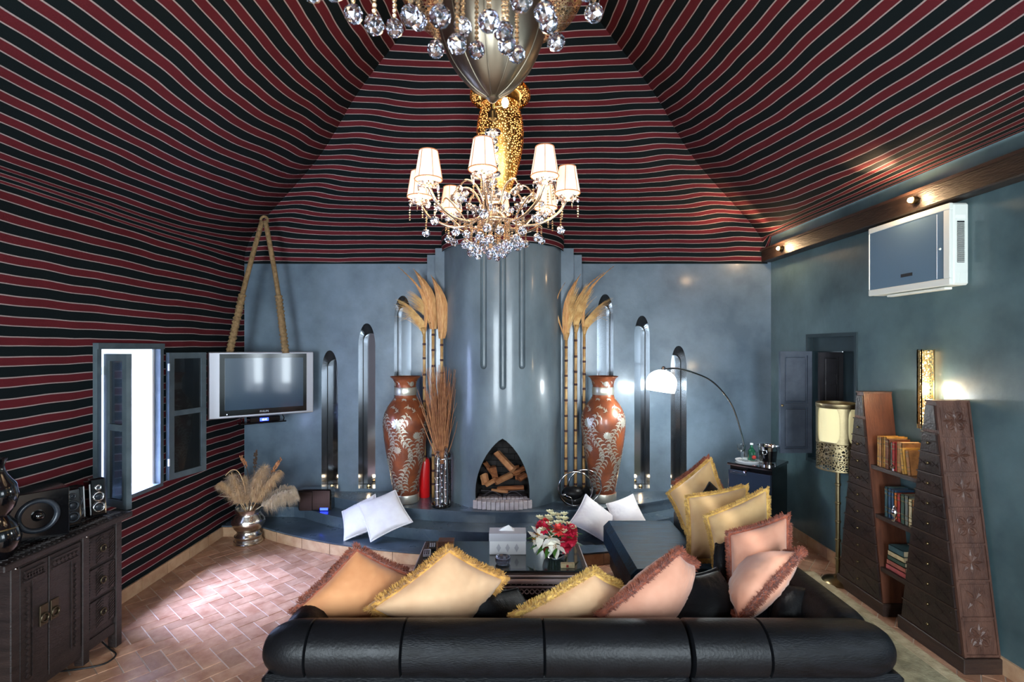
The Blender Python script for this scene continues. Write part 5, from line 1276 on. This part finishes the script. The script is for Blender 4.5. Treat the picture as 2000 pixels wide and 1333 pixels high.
MB().lathe([(.012, 2.2), (.012, .62), (.03, .6), (.03, .56), (.012, .55)], (0, 0, 0), 12).build('rod', 'dark_brass', cd, smooth=40, local=True)
pr = []; z = .5
for k in range(9):
    r = (.05, .032, .038, .034, .036, .05, .03, .045, .06)[k]; pr += [(.012, z), (r, z - .012), (r * .95, z - .03), (.014, z - .045)]; z -= .05
MB().lathe(pr, n=10, close=False).build('crystal_column', 'crystal', cd, local=True)
MB().lathe([(.014, .08), (.05, .06), (.075, .02), (.07, -.02), (.04, -.05), (.055, -.07), (.03, -.1), (0, -.12)], n=20).build('hub', 'gilt', cd, smooth=50, local=True)
arm = MB(); arm.tube(spline([(.05, 0, 0), (.14, 0, -.075), (.26, 0, -.085), (.38, 0, -.03), (.43, 0, .03), (.45, 0, .075)], 6), .0085, 8); arm.tube(spline([(.06, 0, .03), (.12, 0, .13), (.2, 0, .15), (.245, 0, .09), (.21, 0, .05), (.18, 0, .08)], 5), .0065, 8); arm.tube(spline([(.2, 0, -.085), (.27, 0, -.02), (.33, 0, .02), (.36, 0, -.01)], 5), .005, 6)
armm = arm.mesh('arm', 'gilt', smooth=True)
shm = MB(); fl_ = lambda t, z: 1 + .03 * math.cos(t * 36)
shm.lathe([(.074, .10), (.049, .255)], (.45, 0, 0), 144, close=False, fr=fl_); shm_ = shm.mesh('shade', 'shade_cloth')
trm = MB(); trm.torus((.45, 0, .10), .0755, .003, None, 28, 6); trm.torus((.45, 0, .255), .05, .003, None, 28, 6)
for k in range(6): a = k * PI / 3 + .3; trm.tube([(.45 + .077 * math.cos(a), .077 * math.sin(a), .1), (.45 + .0515 * math.cos(a), .0515 * math.sin(a), .255)], .0016, 5)
trm_ = trm.mesh('shade_trim', 'shade_trim'); cnd = MB().cyl((.45, 0, .07), (.45, 0, .14), .012, 10).ball((.45, 0, .165), .02, 10, (1, 1, 1.4)).mesh('bulb', 'bulb_soft')
dsh = MB(); dsh.lathe([(.015, .055), (.05, .062), (.062, .08), (.056, .08), (.02, .07)], (.45, 0, 0), 12, close=False, fr=lambda t, z: 1 + .12 * math.cos(t * 6)); dsh_ = dsh.mesh('drip_dish', 'crystal')
s3 = strandm(.075, .006); s8 = {L: strandm(L) for L in (.05, .08, .10, .13, .16)}
rn = random.Random(12)
for k in range(8):
    a = R(-95 + 45 * k); inst(armm, 'arm', cd, (0, 0, 0), (0, 0, a)); sh = inst(shm_, 'shade', cd, (0, 0, .0), (0, 0, a)); inst(trm_, 'shade_trim', sh); inst(cnd, 'bulb', cd, (0, 0, 0), (0, 0, a)); inst(dsh_, 'drip_dish', cd, (0, 0, 0), (0, 0, a))
    for q in range(6):
        t = q * PI / 3; p = Vector((.45 + .062 * math.cos(t), .062 * math.sin(t), .07)); p = rz(a) @ p; inst(dropm, 'crystal_drop', cd, p, (0, 0, t)); 
        if q % 2 == 0: inst(s3, 'bead_strand', cd, p + Vector((0, 0, -.04)))
    p = rz(a) @ Vector((.41, 0, -.02)); st = inst(s3, 'bead_strand', cd, p); inst(ballm, 'crystal_ball', cd, p + Vector((0, 0, -.10)))
    p = rz(a) @ Vector((.27, 0, -.085)); inst(s8[.05], 'bead_strand', cd, p); inst(ballm, 'crystal_ball', cd, p + Vector((0, 0, -.076)))
    p = rz(a + .35) @ Vector((.33, 0, -.0)); inst(ballm2, 'crystal_ball', cd, p); p = rz(a) @ Vector((.2, 0, .12)); inst(ballm2, 'crystal_ball', cd, p + Vector((0, 0, -.05))); inst(dropm, 'crystal_drop', cd, p + Vector((0, 0, -.07)))
    inst(ballm2, 'crystal_ball', cd, rz(a) @ Vector((.245, 0, .09)), (0, 0, 0), 1.1)
    for q in range(4): inst(dropm, 'crystal_drop', cd, rz(a + q * .19) @ Vector((.1 + .05 * q, 0, .03 - .02 * q)), (0, 0, q), 1.3)
MB().torus((0, 0, -.075), .17, .006).torus((0, 0, -.07), .09, .006).build('ring', 'gilt', cd, smooth=True, local=True)
for rad, cnt, Ls in ((.17, 18, (.08, .10, .05, .13)), (.09, 11, (.13, .10, .16)), (.03, 3, (.16,))):
    for k in range(cnt):
        a = 2 * PI * k / cnt + .1; L = Ls[k % len(Ls)]; p = Vector((rad * math.cos(a), rad * math.sin(a), -.075)); inst(s8[L], 'bead_strand', cd, p); inst(ballm, 'crystal_ball', cd, p + Vector((0, 0, -L - .026)))
p = ch + Vector((0, 0, .16)); lamp('POINT', 'chandelier_glow', ch + Vector((0, 0, .32)), 9, (1, .74, .45), shadow_soft_size=.25)
for k in range(8):
    a = R(-95 + 45 * k); lamp('POINT', 'shade_light', ch + rz(a) @ Vector((.45, 0, .06)), .8, (1, .76, .48), shadow_soft_size=.03)
# pierced lantern behind it
ln = Vector((-.045, 4.05, 3.0))
lt = thing('pierced_lantern', 'glowing pierced gold lantern hanging behind the chandelier', 'lantern', ln)
pf = [tuple(q)[:2] for q in spline([Vector(q) for q in ((.012, .03, 0), (.06, .10, 0), (.115, .22, 0), (.165, .40, 0), (.185, .55, 0), (.18, .68, 0), (.155, .79, 0), (.15, .82, 0))], 4)]
MB().lathe(pf, n=48, close=False).build('pierced_body', 'pierced_gold', lt, smooth=True, local=True); MB().lathe([(0, 0), (.012, .012), (.018, .03), (.01, .045)], n=12).build('finial', 'brass', lt, smooth=50, local=True)
MB().lathe([(.15, .82), (.155, .90), (.155, .915)], n=48, close=False).build('neck_band', 'dark_brass', lt, smooth=40, local=True)
MB().lathe([(.155, .9), (.225, .86), (.24, .88), (.235, .92), (.2, .96), (.13, 1.0), (.05, 1.05), (.015, 1.07), (.015, 1.95)], n=48, close=False).build('collar', 'pierced_gold', lt, smooth=True, local=True)
MB().tube([(0, 0, .95), (0, 0, .55)], .03, 12).build('socket', 'dark_brass', lt, local=True)
MB().ball((0.0, 0, .48), .045, 14, (1, 1, 1.5)).build('bulb', 'bulb_warm', lt, smooth=True, local=True)
lamp('POINT', 'lantern_light', ln + Vector((.02, -.06, .42)), 14, (1, .74, .4), shadow_soft_size=.05)
MB().lathe([(r * .93, z) for r, z in pf] + [(.15, .84), (.15, .9), (.21, .875), (.228, .89), (.19, .94)], n=32, close=False).build('added_glow_liner', 'added_glow', lt, smooth=True, local=True)  # glowing shell added inside body and collar so the holes look bright
b2 = MB().ball(ch + Vector((.075, 0, .66)), .022, 12, (1, 1, 1.4)).build('bulb', 'bulb_warm', cd, smooth=True)
MB().tube([ch + Vector((0, 0, .63)), ch + Vector((.05, 0, .64)), ch + Vector((.075, 0, .70)), ch + Vector((.075, 0, .69))], .006, 8).build('bulb_arm', 'dark_brass', cd)
# near ribbed lantern (only its lower bowl is in view)
l1 = Vector((-.055, 2.15, 2.95))
lr = thing('ribbed_lantern', 'large ribbed metal lantern with pointed bowl hanging at the top', 'lantern', l1)
pf = [tuple(q)[:2] for q in spline([Vector(q) for q in ((.02, .0, 0), (.09, .045, 0), (.17, .14, 0), (.22, .26, 0), (.245, .40, 0), (.245, .55, 0), (.22, .68, 0), (.16, .78, 0), (.08, .85, 0))], 4)]
n_ = 10
for k in range(n_):
    a = 2 * PI * k / n_ + .18; MB().lathe(pf, n=6, a0=a + .0, a1=a + 2 * PI / n_, fr=lambda t, z, a=a: 1 - .035 * abs((t - a) / (2 * PI / n_) * 2 - 1) ** 2 * -1 * -1 + .0, close=False).build('bowl_segment', 'lantern_metal', lr, smooth=True, local=True)
    MB().tube([(r * 1.0 * .968 * math.cos(a), r * .968 * math.sin(a), z) for r, z in pf], .003, 5).build('rib', 'lantern_metal', lr, smooth=True, local=True)
MB().lathe([(0, -.022), (.012, -.018), (.026, -.004), (.022, .01), (.03, .02)], n=16).build('finial', 'lantern_metal', lr, smooth=50, local=True)
MB().lathe([(.245, .36), (.30, .355), (.37, .40), (.42, .5), (.41, .51), (.36, .42), (.25, .41)], n=48, close=False).build('pierced_dish', 'pierced_dish', lr, smooth=True, local=True)
MB().lathe([(.015, .85), (.015, 2.1)], n=10).build('rod', 'dark_brass', lr, local=True)
lamp('POINT', 'lantern_light', l1 + Vector((0, 0, 1.0)), 9, (1, .74, .45), shadow_soft_size=.1)
# nearest chandelier: only hanging crystals reach into view
c1 = Vector((-.10, 1.15, 3.3))
c0 = thing('crystal_pendant', 'near crystal chandelier of which only hanging crystal balls are visible at top', 'chandelier', c1)
for rr_ in (.14, .27, .38, .50): MB().torus((0, 0, 0), rr_, .007).build('ring', 'gilt', c0, smooth=True, local=True)
MB().lathe([(.02, 0), (.07, .06), (.03, .16), (.015, .2), (.015, 1.6)], n=16).build('stem', 'gilt', c0, smooth=True, local=True)
for k in range(4):
    a = k * PI / 2 + .4; MB().tube([(.02 * math.cos(a), .02 * math.sin(a), .02), (.46 * math.cos(a), .46 * math.sin(a), .004)], .006, 6).build('spoke', 'gilt', c0, local=True)
bb = ico(.028, 2)
for rad, cnt, base in ((.50, 24, 2.865), (.38, 18, 2.82), (.27, 13, 2.77), (.14, 7, 2.72)):
    for k in range(cnt):
        a = 2 * PI * k / cnt + .25; z = base + rn.uniform(-.03, .04) - c1.z; p = Vector((rad * math.cos(a), rad * math.sin(a), 0)); L = -z - .03
        if math.sin(a) < -.3: continue
        inst(strandm(L), 'bead_strand', c0, p); inst(bb, 'crystal_ball', c0, (p.x, p.y, z), (k, k * 2, 0))
print('objects', len(bpy.data.objects))
# repeats of a kind share a group
for o in bpy.data.objects:
    lb = o.get('label')
    if not lb or not o.get('category'): continue
    base = o.name.split('.')[0]; g = None
    if base == 'book': g = 'books on the %s shelf' % ('top' if 'top shelf' in lb else 'middle' if 'middle shelf' in lb else 'lowest')
    elif base == 'cushion': g = 'white cushions on the steps' if lb.split(' fringe')[0].find('white') >= 0 else 'fringed cushions on the sofa'
    elif base == 'pillow': g = 'black pillows on the sofa'
    elif base == 'dried_reed': g = 'dried reeds beside the chimney column'
    else:
        g = {'firewood_log': 'logs in the hearth', 'pampas_plume': 'pampas plumes in the metal urn', 'seed_branch': 'dried stems in the metal urn', 'floor_vase': 'pair of copper floor vases',
             'satellite_speaker': 'satellite speakers on the sideboard', 'drinking_glass': 'glasses on the fridge tray', 'spotlight': 'spotlights on the beam', 'window_shutter': 'shutters of the right window',
             'window_casement': 'casements of the left window', 'silver_vessel': 'silver vessels on the bookcase shelves'}.get(base)
    if g: o['group'] = g
